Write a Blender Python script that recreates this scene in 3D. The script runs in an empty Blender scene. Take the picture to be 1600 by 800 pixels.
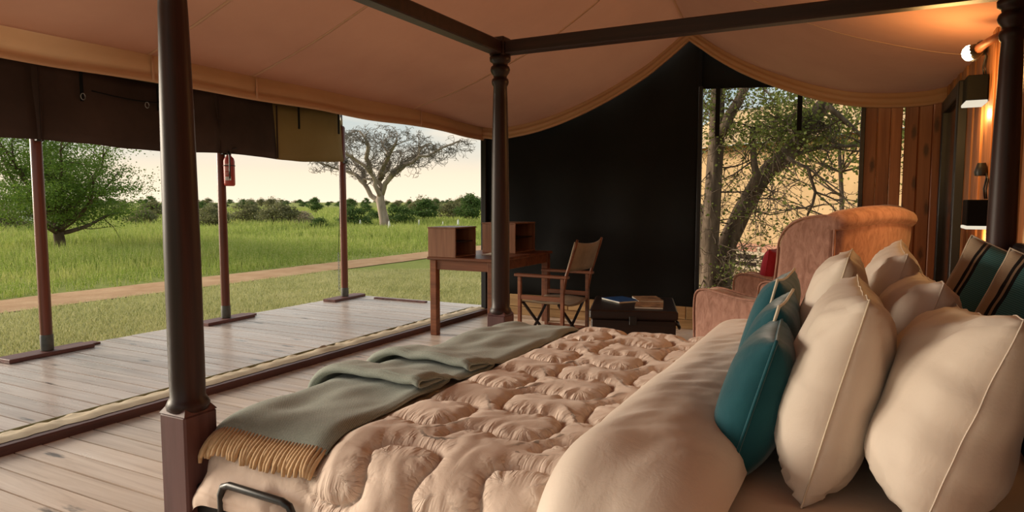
import bpy, bmesh, math, random
import numpy as np
from mathutils import Vector, Matrix, noise, kdtree
PI = math.pi
R_ = math.radians
random.seed(11)
rng = np.random.default_rng(5)
sc = bpy.context.scene
col = sc.collection

# ------------------------------------------------------------------ camera, sky, sun, exposure
CAM_H = 1.33
YAW, PITCH = R_(27.56), R_(4.585)
cam = bpy.data.cameras.new('camera'); cam_o = bpy.data.objects.new('camera', cam); col.objects.link(cam_o)
cam.sensor_width = 36.0; cam.lens = 1060 / 1600 * 36.0; cam.clip_start = .02; cam.clip_end = 3000
cam_o.location = (0, 0, CAM_H); cam_o.rotation_euler = (PI / 2 - PITCH, 0, YAW)
sc.camera = cam_o
vs = sc.view_settings
vs.view_transform = 'Standard'; vs.look = 'None'; vs.gamma = 1.0; vs.exposure = 0.45; vs.use_curve_mapping = False

world = bpy.data.worlds.new('sky'); sc.world = world; world.use_nodes = True
nt = world.node_tree; nt.nodes.clear()
SKY_STRENGTH = .92
def wn(t, **k):
    n = nt.nodes.new(t)
    for a, b in k.items(): setattr(n, a, b)
    return n
tc = wn('ShaderNodeTexCoord'); sep = wn('ShaderNodeSeparateXYZ'); nt.links.new(tc.outputs['Generated'], sep.inputs[0])
ramp = wn('ShaderNodeValToRGB'); nt.links.new(sep.outputs['Z'], ramp.inputs[0])
cr = ramp.color_ramp
cr.elements[0].position = 0.0; cr.elements[0].color = (.95, .80, .60, 1)
cr.elements[1].position = 1.0; cr.elements[1].color = (.80, .78, .75, 1)
for p, c in ((.045, (.86, .72, .54, 1)), (.10, (.80, .71, .58, 1)), (.22, (.80, .75, .68, 1))):
    e = cr.elements.new(p); e.color = c
mp = wn('ShaderNodeMapping'); mp.inputs['Scale'].default_value = (2.2, 2.2, 9)
nt.links.new(tc.outputs['Generated'], mp.inputs[0])
nz = wn('ShaderNodeTexNoise'); nz.inputs['Scale'].default_value = 1.6; nz.inputs['Detail'].default_value = 5; nz.inputs['Roughness'].default_value = .55
nt.links.new(mp.outputs[0], nz.inputs['Vector'])
cmr = wn('ShaderNodeMapRange'); cmr.inputs[1].default_value = .32; cmr.inputs[2].default_value = .60; cmr.inputs[3].default_value = 0; cmr.inputs[4].default_value = .85
nt.links.new(nz.outputs[0], cmr.inputs[0])
zmr = wn('ShaderNodeMapRange'); zmr.inputs[1].default_value = .04; zmr.inputs[2].default_value = .10; nt.links.new(sep.outputs['Z'], zmr.inputs[0])
mul = wn('ShaderNodeMath', operation='MULTIPLY'); nt.links.new(cmr.outputs[0], mul.inputs[0]); nt.links.new(zmr.outputs[0], mul.inputs[1])
mx = wn('ShaderNodeMixRGB'); nt.links.new(mul.outputs[0], mx.inputs[0]); nt.links.new(ramp.outputs[0], mx.inputs[1]); mx.inputs[2].default_value = (.33, .46, .50, 1)
bg = wn('ShaderNodeBackground'); nt.links.new(mx.outputs[0], bg.inputs[0]); bg.inputs[1].default_value = SKY_STRENGTH
wo = wn('ShaderNodeOutputWorld'); nt.links.new(bg.outputs[0], wo.inputs[0])

sun = bpy.data.lights.new('sun', 'SUN'); sun_o = bpy.data.objects.new('sun', sun); col.objects.link(sun_o)
sun.energy = 4.0; sun.angle = R_(30); sun.color = (1.0, .86, .68)
SUN_FROM = Vector((-.94, -.21, .25))
sun_o.location = (-9, -8, 8); sun_o.rotation_euler = SUN_FROM.to_track_quat('Z', 'Y').to_euler()

# ------------------------------------------------------------------ materials
class NB:
    def __init__(s, name):
        s.m = bpy.data.materials.new(name); s.m.use_nodes = True; s.t = s.m.node_tree; s.t.nodes.clear()
        s.out = s.n('ShaderNodeOutputMaterial')
    def n(s, t, **k):
        x = s.t.nodes.new(t)
        for a, b in k.items(): setattr(x, a, b)
        return x
    def l(s, a, b): s.t.links.new(a, b)
    def coord(s, scale=(1, 1, 1), rnd=True, kind='Object', rot=(0, 0, 0)):
        tc = s.n('ShaderNodeTexCoord'); mp = s.n('ShaderNodeMapping'); mp.inputs['Scale'].default_value = scale; mp.inputs['Rotation'].default_value = rot
        s.l(tc.outputs[kind], mp.inputs[0])
        if rnd:
            oi = s.n('ShaderNodeObjectInfo'); vm = s.n('ShaderNodeVectorMath', operation='MULTIPLY')
            s.l(oi.outputs['Random'], vm.inputs[0]); vm.inputs[1].default_value = (37, 91, 53); s.l(vm.outputs[0], mp.inputs['Location'])
        return mp.outputs[0]
    def noise(s, v, scale=5, detail=4, rough=.55, dist=0):
        x = s.n('ShaderNodeTexNoise'); x.inputs['Scale'].default_value = scale; x.inputs['Detail'].default_value = detail
        x.inputs['Roughness'].default_value = rough; x.inputs['Distortion'].default_value = dist; s.l(v, x.inputs['Vector']); return x.outputs[0]
    def ramp(s, fac, stops):
        r = s.n('ShaderNodeValToRGB'); s.l(fac, r.inputs[0]); e = r.color_ramp.elements
        e[0].position, e[0].color = stops[0][0], (*stops[0][1], 1); e[1].position, e[1].color = stops[-1][0], (*stops[-1][1], 1)
        for p, c in stops[1:-1]: q = e.new(p); q.color = (*c, 1)
        return r.outputs[0]
    def mix(s, fac, a, b, mode='MIX'):
        m = s.n('ShaderNodeMixRGB', blend_type=mode)
        for i, v in ((0, fac), (1, a), (2, b)):
            if isinstance(v, (int, float)): m.inputs[i].default_value = v
            elif isinstance(v, tuple): m.inputs[i].default_value = (*v, 1)
            else: s.l(v, m.inputs[i])
        return m.outputs[0]
    def math(s, op, a, b=0.0, c=0.0):
        m = s.n('ShaderNodeMath', operation=op)
        for i, v in ((0, a), (1, b), (2, c)):
            if isinstance(v, (int, float)): m.inputs[i].default_value = v
            else: s.l(v, m.inputs[i])
        return m.outputs[0]
    def bump(s, h, strength=.3, dist=.01, prev=None):
        b = s.n('ShaderNodeBump'); b.inputs['Strength'].default_value = strength; b.inputs['Distance'].default_value = dist; s.l(h, b.inputs['Height'])
        if prev is not None: s.l(prev, b.inputs['Normal'])
        return b.outputs[0]
    def pbr(s, color, rough=.6, spec=.4, metal=0, normal=None, sheen=0, transl=0, tcol=None, sheen_tint=None, emit=None):
        p = s.n('ShaderNodeBsdfPrincipled')
        for k, v in (('Base Color', color), ('Roughness', rough), ('Metallic', metal)):
            if isinstance(v, (int, float)): p.inputs[k].default_value = v
            elif isinstance(v, tuple): p.inputs[k].default_value = (*v, 1)
            else: s.l(v, p.inputs[k])
        p.inputs['Specular IOR Level'].default_value = spec
        if sheen:
            p.inputs['Sheen Weight'].default_value = sheen; p.inputs['Sheen Roughness'].default_value = .4
            if sheen_tint: p.inputs['Sheen Tint'].default_value = (*sheen_tint, 1)
        if emit: p.inputs['Emission Color'].default_value = (*emit[0], 1); p.inputs['Emission Strength'].default_value = emit[1]
        if normal is not None: s.l(normal, p.inputs['Normal'])
        res = p.outputs[0]
        if transl:
            t = s.n('ShaderNodeBsdfTranslucent')
            tcol = tcol if tcol is not None else color
            if isinstance(tcol, tuple): t.inputs[0].default_value = (*tcol, 1)
            else: s.l(tcol, t.inputs[0])
            if normal is not None: s.l(normal, t.inputs['Normal'])
            ms = s.n('ShaderNodeMixShader'); ms.inputs[0].default_value = transl; s.l(res, ms.inputs[1]); s.l(t.outputs[0], ms.inputs[2]); res = ms.outputs[0]
        s.l(res, s.out.inputs[0]); return s.m

def m_noise(name, c1, c2, nscale=6, scale=(1, 1, 1), rough=.7, spec=.3, bump=.2, bscale=None, bdist=.004, **k):
    b = NB(name); v = b.coord(scale); f = b.noise(v, nscale)
    c = b.ramp(f, [(.3, c1), (.7, c2)])
    h = b.noise(v, bscale or nscale * 3, 3)
    return b.pbr(c, rough, spec, normal=b.bump(h, bump, bdist), **k)

def m_wood(name, dark, mid, light, axis=2, rough=.45, spec=.4, grain=9.0, knots=False, bump=.25, vary=.25, kflat=None):
    b = NB(name); s = [grain] * 3; s[axis] = grain * .06
    v = b.coord(tuple(s)); f = b.noise(v, 1.6, 6, .62, .6)
    c = b.ramp(f, [(.25, dark), (.5, mid), (.78, light)])
    oi = b.n('ShaderNodeObjectInfo')
    hv = b.math('MULTIPLY_ADD', oi.outputs['Random'], vary, 1 - vary / 2)
    c = b.mix(1.0, c, (1, 1, 1), 'MULTIPLY')
    vm = b.n('ShaderNodeVectorMath', operation='SCALE'); b.l(c, vm.inputs[0]); b.l(hv, vm.inputs['Scale']); c = vm.outputs[0]
    if knots:
        ks = [6.5] * 3; ks[axis] = 2.2
        kv = b.coord(tuple(ks)); vo = b.n('ShaderNodeTexVoronoi'); vo.inputs['Scale'].default_value = 1.0
        if kflat is not None:
            vo.voronoi_dimensions = '2D'; sx_ = b.n('ShaderNodeSeparateXYZ'); cx_ = b.n('ShaderNodeCombineXYZ'); b.l(kv, sx_.inputs[0]); b.l(sx_.outputs[1 - kflat], cx_.inputs[0]); b.l(sx_.outputs[2], cx_.inputs[1]); kv = cx_.outputs[0]
        b.l(kv, vo.inputs['Vector'])
        kd = b.math('MULTIPLY_ADD', b.noise(b.coord((20, 20, 20)), 1.5, 3), .12, vo.outputs['Distance'])
        kf = b.ramp(kd, [(.13, (1, 1, 1)), (.24, (0, 0, 0))])
        c = b.mix(b.math('MULTIPLY', kf, .8), c, tuple(x * .35 for x in dark))
    fine = list(s); h = b.noise(b.coord(tuple(x * 4 for x in fine)), 2.0, 4)
    return b.pbr(c, rough, spec, normal=b.bump(h, bump, .002))

def m_plain(name, c, rough=.5, spec=.4, metal=0):
    b = NB(name); f = b.noise(b.coord(), 14, 3)
    cc = b.ramp(f, [(.2, tuple(x * .85 for x in c)), (.8, tuple(min(1, x * 1.12) for x in c))])
    return b.pbr(cc, rough, spec, metal)

def m_deck(name, dark, mid, light, rough):
    b = NB(name); v = b.coord((.5, 9, 9)); f = b.noise(v, 2.0, 7, .65, .8)
    c = b.ramp(f, [(.28, dark), (.5, mid), (.75, light)])
    oi = b.n('ShaderNodeObjectInfo'); hv = b.math('MULTIPLY_ADD', oi.outputs['Random'], .22, .89)
    vm = b.n('ShaderNodeVectorMath', operation='SCALE'); b.l(c, vm.inputs[0]); b.l(hv, vm.inputs['Scale']); c = vm.outputs[0]
    vo = b.n('ShaderNodeTexVoronoi'); vo.inputs['Scale'].default_value = 1; b.l(b.coord((1.3, 5, 5)), vo.inputs['Vector'])
    kd = b.math('MULTIPLY_ADD', b.noise(b.coord((9, 40, 20)), 1.5, 4), .22, vo.outputs['Distance'])
    kf = b.ramp(kd, [(.15, (1, 1, 1)), (.24, (0, 0, 0))])
    c = b.mix(b.math('MULTIPLY', kf, .85), c, (.03, .018, .012))
    wear = b.noise(b.coord((1.2, 3, 3)), 1.5, 5)
    rr = b.n('ShaderNodeMapRange'); b.l(wear, rr.inputs[0]); rr.inputs[1].default_value = .3; rr.inputs[2].default_value = .7; rr.inputs[3].default_value = rough - .07; rr.inputs[4].default_value = rough + .12
    h = b.noise(b.coord((2, 34, 34)), 2.0, 4)
    n = b.bump(h, .22, .002); n = b.bump(kf, -.4, .004, n)
    return b.pbr(c, rr.outputs[0], .75, normal=n)

def m_canvas(name, c1, c2, transl=.0, tcol=None, rough=.85, weave=420, var=1.3):
    b = NB(name); v = b.coord((1, 1, 1), rnd=False)
    f = b.noise(v, var, 5, .6)
    c = b.ramp(f, [(.3, c1), (.7, c2)])
    sp = b.noise(b.coord((1, 1, 1), rnd=False), 55, 2)
    spot = b.ramp(sp, [(.20, (1, 1, 1)), (.225, (0, 0, 0))])
    c = b.mix(b.math('MULTIPLY', spot, .45), c, tuple(x * .3 for x in c1))
    h1 = b.noise(b.coord((1, 1, 1), rnd=False), weave * .5, 2)
    h2 = b.noise(b.coord((1, 1, 1), rnd=False), 2.4, 3)
    n = b.bump(h1, .12, .002); n = b.bump(h2, .3, .03, n)
    return b.pbr(c, rough, .15, normal=n, transl=transl, tcol=tcol)

def m_cloth(name, c1, c2, nscale=3, rough=.75, sheen=.25, bump=.15, fine=260, transl=0):
    b = NB(name); v = b.coord(); c = b.ramp(b.noise(v, nscale, 4), [(.3, c1), (.7, c2)])
    n = b.bump(b.noise(b.coord(), fine, 2), bump, .0012)
    n = b.bump(b.noise(b.coord((1, 1, 1)), 14, 4, .6, .5), .25, .008, n)
    return b.pbr(c, rough, .2, normal=n, sheen=sheen, transl=transl)

MAT = {}
MAT['deck'] = m_deck('deck_wood', (.37, .275, .23), (.56, .45, .39), (.68, .575, .51), .27)
MAT['floor'] = m_deck('floor_wood', (.48, .36, .28), (.67, .54, .44), (.79, .67, .57), .34)
MAT['subfloor'] = m_plain('dark_subfloor_wood', (.03, .02, .016), .9, .1)  # near-black brown wood under the planks
MAT['beam'] = m_wood('threshold_wood', (.05, .022, .02), (.10, .045, .04), (.15, .07, .06), axis=1, rough=.45)
MAT['post'] = m_wood('dark_stained_post_wood', (.012, .006, .005), (.03, .012, .010), (.06, .022, .018), axis=2, rough=.42, spec=.3, bump=.1)
MAT['postblock'] = m_wood('post_block_wood', (.06, .026, .026), (.11, .05, .05), (.15, .075, .07), axis=2, rough=.42, bump=.12)
MAT['rail'] = m_wood('canopy_rail_wood', (.012, .006, .005), (.03, .013, .010), (.06, .024, .018), axis=0, rough=.42, bump=.2)
MAT['pole'] = m_wood('red_brown_pole_wood', (.06, .013, .007), (.14, .030, .015), (.23, .058, .028), axis=2, rough=.36, spec=.5)
MAT['polebase'] = m_noise('grey_pole_sleeve', (.06, .06, .05), (.16, .15, .12), 8, rough=.6)
MAT['plate'] = m_wood('pole_foot_plank', (.07, .025, .02), (.16, .06, .05), (.26, .12, .10), axis=1, rough=.5)
MAT['desk'] = m_wood('reddish_desk_wood', (.09, .03, .014), (.18, .062, .028), (.28, .105, .05), axis=0, rough=.4)
MAT['deskbox'] = m_wood('warm_brown_box_wood', (.14, .06, .032), (.25, .11, .06), (.36, .18, .10), axis=2, rough=.42)
MAT['darkwood'] = m_wood('near_black_chest_wood', (.008, .005, .004), (.02, .011, .009), (.045, .024, .018), axis=0, rough=.4)
MAT['wallplank'] = m_wood('orange_brown_wall_plank', (.17, .062, .02), (.34, .13, .042), (.48, .21, .075), axis=2, rough=.5, grain=7, knots=True, vary=.45, kflat=0)
MAT['partition'] = m_wood('dark_red_partition_plank', (.13, .042, .016), (.27, .092, .034), (.42, .165, .065), axis=2, rough=.5, grain=7, knots=True, vary=.7, kflat=1)
MAT['baseboard'] = m_wood('yellow_brown_skirting', (.24, .13, .05), (.40, .24, .10), (.55, .36, .17), axis=0, rough=.55, knots=True)
MAT['ceiling'] = m_canvas('tan_tent_canvas', (.49, .25, .175), (.56, .30, .21), .06, (.62, .33, .20))
MAT['seam'] = m_canvas('seam_tape_canvas', (.60, .37, .25), (.66, .42, .29), .10)
MAT['hem'] = m_canvas('hem_canvas', (.50, .285, .165), (.58, .345, .205), .10, (.62, .38, .2))
MAT['blackcanvas'] = m_canvas('black_canvas', (.007, .007, .007), (.013, .013, .012), 0, var=.8)
MAT['flycanvas'] = m_canvas('dark_brown_fly_canvas', (.035, .02, .016), (.06, .034, .028), 0)
MAT['flapdark'] = m_canvas('dark_brown_flap_canvas', (.05, .032, .026), (.09, .056, .045), .06)
MAT['flapolive'] = m_canvas('olive_tan_flap_canvas', (.20, .14, .065), (.28, .20, .10), .35, (.34, .25, .12))
MAT['blackmetal'] = m_plain('black_metal', (.012, .012, .012), .35, .5)
MAT['matteblack'] = m_plain('matte_black_paint', (.004, .004, .004), .8, .08)
MAT['blackwood'] = m_plain('black_painted_wood', (.010, .008, .008), .5, .35)
MAT['steel'] = m_plain('grey_steel', (.45, .45, .45), .35, .5, .9)
def m_duvet():
    b = NB('cream_cotton_duvet'); c = b.ramp(b.noise(b.coord(), 2.5, 4), [(.3, (.65, .505, .415)), (.7, (.71, .57, .475))])
    def at(n_): x = b.n('ShaderNodeAttribute'); x.attribute_name = n_; return x.outputs['Fac']
    cx = b.n('ShaderNodeCombineXYZ'); b.l(b.math('MULTIPLY', at('stitch_s'), 34), cx.inputs[0]); b.l(b.math('MULTIPLY', at('stitch_k'), 9.7), cx.inputs[1]); b.l(b.math('MULTIPLY', at('stitch_d'), 7), cx.inputs[2])
    f = b.noise(cx.outputs[0], 1.0, 2, .5, .2); f = b.math('ABSOLUTE', b.math('SUBTRACT', f, .5))
    fall = b.math('POWER', 2.718, b.math('MULTIPLY', at('stitch_d'), -16)); near = b.math('MULTIPLY', b.math('MINIMUM', b.math('MULTIPLY', at('stitch_d'), 90), 1), b.math('MAXIMUM', b.math('MULTIPLY_ADD', at('stitch_d'), -12.5, 1), 0))
    h = b.math('MULTIPLY', b.math('MULTIPLY', f, fall), near)
    n = b.bump(b.noise(b.coord(), 260, 2), .12, .0012); n = b.bump(h, 1.0, .04, n)
    n = b.bump(b.noise(b.coord(), 16, 4, .6, .6), .25, .010, n)
    return b.pbr(c, .7, .2, normal=n, sheen=.15)
MAT['duvet'] = m_duvet()
MAT['foldcloth'] = m_cloth('pale_cream_sateen', (.69, .58, .49), (.74, .64, .55), 2.0, .6, .2)
MAT['sheet'] = m_cloth('beige_bed_sheet', (.55, .41, .31), (.62, .48, .37), 3, .75, .1)
MAT['pillow'] = m_cloth('ivory_pillow_cotton', (.67, .565, .47), (.73, .63, .535), 2.5, .6, .15)
MAT['piping'] = m_cloth('pale_piping_cord', (.60, .50, .38), (.70, .60, .46), 9, .7, .1)
MAT['teal'] = m_cloth('deep_teal_velvet', (.006, .058, .078), (.011, .092, .115), 5, .8, .35, .3, 340)
MAT['fringe'] = m_cloth('tan_fringe_yarn', (.50, .32, .17), (.66, .46, .27), 30, .85, .2, .6, 500)
MAT['red'] = m_cloth('crimson_cushion_cloth', (.30, .015, .03), (.42, .03, .05), 6, .8, .2)
MAT['bark'] = m_noise('pale_grey_bark', (.24, .18, .14), (.50, .40, .32), 3, (1, 1, .3), .9, .1, .6, 9, .03)
MAT['barktwig'] = m_noise('grey_brown_twig_bark', (.13, .11, .09), (.24, .20, .17), 3, rough=.9, spec=.1)
MAT['barkdark'] = m_noise('dark_brown_bark', (.075, .05, .035), (.18, .125, .09), 3, (1, 1, .3), .9, .1, .6, 9, .03)
MAT['barkwin'] = m_noise('grey_brown_bark', (.06, .042, .03), (.20, .145, .105), 9, (1, 1, .25), .9, .1, .9, 22, .02)
MAT['white'] = m_plain('white_paint', (.75, .75, .70), .6)
MAT['extred'] = m_plain('faded_red_enamel', (.46, .06, .045), .35, .5)
MAT['extlabel'] = m_plain('pale_extinguisher_label', (.62, .35, .30), .5)
MAT['paper'] = m_plain('paper', (.72, .68, .58), .7)
MAT['bookblue'] = m_plain('blue_magazine_cover', (.03, .10, .30), .35)
MAT['bookbrown'] = m_noise('patterned_magazine_cover', (.06, .03, .02), (.55, .33, .18), 18, rough=.4)
MAT['brass'] = m_plain('dull_brass', (.35, .25, .10), .4, .5, .8)
MAT['rope'] = m_noise('olive_canvas_edge', (.20, .19, .09), (.36, .33, .18), 12, rough=.85)
MAT['skirt'] = m_cloth('tan_canvas_skirt', (.50, .40, .27), (.62, .52, .38), 8, .85, .05)
MAT['chaircanvas'] = m_cloth('khaki_chair_canvas', (.22, .165, .11), (.30, .23, .155), 8, .85, .05)
MAT['glassframe'] = m_plain('black_mirror_frame', (.012, .01, .01), .45, .4)
MAT['mirror'] = m_plain('dark_mirror_glass', (.25, .18, .13), .12, .6, .85)

def m_chair():
    b = NB('rose_tan_chenille'); v = b.coord((1, 1, 1))
    f = b.noise(b.coord((18, 18, 7)), 1.5, 5, .65, .8)
    c = b.ramp(f, [(.28, (.25, .12, .085)), (.5, (.40, .215, .16)), (.75, (.52, .30, .23))])
    n = b.bump(b.noise(v, 180, 2), .25, .002); n = b.bump(f, .25, .006, n)
    return b.pbr(c, .8, .15, normal=n, sheen=.5, sheen_tint=(1, .8, .6))
MAT['chair'] = m_chair()
def m_throw():
    b = NB('grey_green_twill'); v = b.coord((1, 1, 1), rnd=False)
    w1 = b.n('ShaderNodeTexWave', wave_type='BANDS', bands_direction='DIAGONAL'); w1.inputs['Scale'].default_value = 95; w1.inputs['Distortion'].default_value = 1.2; b.l(v, w1.inputs['Vector'])
    w2 = b.n('ShaderNodeTexWave', wave_type='BANDS', bands_direction='X'); w2.inputs['Scale'].default_value = 130; w2.inputs['Distortion'].default_value = .8; b.l(v, w2.inputs['Vector'])
    f = b.math('MULTIPLY', w1.outputs['Fac'], w2.outputs['Fac'])
    f = b.math('MULTIPLY_ADD', b.noise(v, 190, 2), .5, f)
    c = b.ramp(f, [(.15, (.15, .175, .155)), (.5, (.27, .30, .265)), (.95, (.48, .51, .45))])
    n = b.bump(f, .35, .002); n = b.bump(b.noise(v, 9, 3), .3, .01, n)
    return b.pbr(c, .85, .15, normal=n, sheen=.2)
MAT['throw'] = m_throw()
def m_stripe():
    b = NB('teal_black_tan_banded_cloth'); tcn = b.n('ShaderNodeTexCoord'); sp = b.n('ShaderNodeSeparateXYZ'); b.l(tcn.outputs['Object'], sp.inputs[0])
    w = b.n('ShaderNodeTexWave', wave_type='BANDS', bands_direction='Z'); w.inputs['Scale'].default_value = 46; w.inputs['Distortion'].default_value = .6; b.l(tcn.outputs['Object'], w.inputs['Vector'])
    teal = b.ramp(w.outputs['Fac'], [(.2, (.035, .12, .125)), (.75, (.10, .24, .235))])
    edge = b.math('MULTIPLY_ADD', b.noise(tcn.outputs['Object'], 5, 2), .03, sp.outputs['X'])
    k = b.ramp(edge, [(.0, (0, 0, 0)), (1, (1, 1, 1))])
    def band(lo, hi, src):
        a = b.math('GREATER_THAN', src, lo); c = b.math('LESS_THAN', src, hi); return b.math('MULTIPLY', a, c)
    c = b.mix(band(.122, .132, edge), teal, (.008, .007, .007))
    c = b.mix(band(.132, .139, edge), c, (.30, .21, .13))
    c = b.mix(band(.139, .149, edge), c, (.010, .008, .008))
    c = b.mix(band(.149, 1, edge), c, (.34, .25, .165))
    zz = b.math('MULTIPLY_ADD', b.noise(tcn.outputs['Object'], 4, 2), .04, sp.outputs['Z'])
    c = b.mix(b.math('LESS_THAN', zz, .19), c, (.006, .006, .006))  # lower part of the cover turns black below a wavy line
    n = b.bump(w.outputs['Fac'], .2, .002)
    return b.pbr(c, .7, .2, normal=n, sheen=.2)
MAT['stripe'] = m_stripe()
def m_ground():
    b = NB('savanna_ground'); tcn = b.n('ShaderNodeTexCoord')
    a = b.noise(tcn.outputs['Object'], .35, 6, .65); d = b.noise(tcn.outputs['Object'], 9, 5, .7); e = b.noise(tcn.outputs['Object'], .04, 4)
    c = b.ramp(a, [(.3, (.22, .25, .05)), (.5, (.30, .32, .08)), (.68, (.42, .39, .13))])
    c2 = b.ramp(d, [(.3, (.10, .115, .03)), (.7, (.38, .37, .14))])
    c = b.mix(.45, c, c2); c3 = b.ramp(e, [(.35, (.17, .22, .04)), (.65, (.27, .27, .09))]); c = b.mix(.35, c, c3)
    return b.pbr(c, .95, .05, normal=b.bump(d, .6, .05))
MAT['ground'] = m_ground()
def m_grass(name, s):
    b = NB(name); g = b.n('ShaderNodeNewGeometry'); f = b.noise(g.outputs['Position'], .55, 5, .7); f3 = b.noise(g.outputs['Position'], 3.2, 4, .7); f2 = b.noise(g.outputs['Position'], 40, 2)
    c = b.ramp(f, [(.32, s[0]), (.5, s[1]), (.68, s[2])])
    c = b.mix(b.ramp(f3, [(.30, (.6, .6, .6)), (.46, (0, 0, 0))]), c, tuple(x * .55 for x in s[0]))
    c = b.mix(b.ramp(f3, [(.55, (0, 0, 0)), (.72, (.6, .6, .6))]), c, s[2])
    c = b.mix(b.ramp(f2, [(.45, (0, 0, 0)), (.72, (1, 1, 1))]), c, s[3])
    return b.pbr(c, .7, .1, transl=.3)
MAT['lawn'] = m_grass('short_lawn_grass', ((.34, .35, .115), (.47, .46, .19), (.60, .555, .28), (.72, .66, .40)))
MAT['tallgrass'] = m_grass('tall_green_grass', ((.18, .28, .03), (.28, .38, .055), (.46, .47, .13), (.66, .60, .28)))
def m_leaf(name, a, bb, c_, tr=.35):
    b = NB(name); g = b.n('ShaderNodeNewGeometry'); f = b.noise(g.outputs['Position'], 1.1, 3); f2 = b.noise(g.outputs['Position'], 23, 2)
    c = b.ramp(f, [(.3, a), (.7, bb)]); c = b.mix(b.ramp(f2, [(.5, (0, 0, 0)), (.8, (1, 1, 1))]), c, c_)
    return b.pbr(c, .6, .2, transl=tr)
MAT['leafA'] = m_leaf('mid_green_acacia_leaf', (.085, .16, .022), (.15, .24, .035), (.28, .34, .07))
MAT['leafB'] = m_leaf('dark_green_bush_leaf', (.055, .105, .025), (.10, .17, .04), (.17, .22, .06))
MAT['leafC'] = m_leaf('dull_olive_bush_leaf', (.14, .145, .06), (.21, .20, .09), (.30, .27, .15))
MAT['leafD'] = m_leaf('pale_dry_bush_leaf', (.32, .26, .17), (.42, .35, .24), (.50, .42, .30))
MAT['leafW'] = m_leaf('olive_green_thorn_leaf', (.10, .13, .025), (.18, .20, .045), (.30, .30, .09))
MAT['path'] = m_noise('red_dirt_path', (.42, .24, .13), (.54, .34, .20), 2.5, rough=.95, spec=.05, bump=.5, bscale=20, bdist=.02)
MAT['sand'] = m_noise('dry_sandy_ground', (.40, .28, .15), (.52, .39, .22), 2, rough=.95, spec=.05, bump=.5, bscale=15, bdist=.03)
MAT['neigh'] = m_canvas('sunlit_tan_canvas', (.50, .335, .175), (.61, .42, .235), 0, var=.9)
MAT['neighhem'] = m_canvas('pink_brown_canvas_hem', (.45, .22, .15), (.52, .27, .19), 0)
MAT['palewood'] = m_wood('pale_weathered_wood', (.35, .26, .17), (.50, .40, .28), (.62, .52, .40), axis=0, rough=.7)
def m_bulb(name, c, e):
    b = NB(name); f = b.noise(b.coord(), 3, 1); cc = b.ramp(f, [(.2, tuple(x * .95 for x in c)), (.8, c)])
    em = b.n('ShaderNodeEmission'); b.l(cc, em.inputs[0]); em.inputs[1].default_value = e; b.l(em.outputs[0], b.out.inputs[0]); return b.m
MAT['bulb'] = m_bulb('glowing_bulb', (1.0, .85, .58), 5.0)
MAT['glow'] = m_bulb('glowing_lamp_slot', (1.0, .88, .68), .62)

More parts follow.
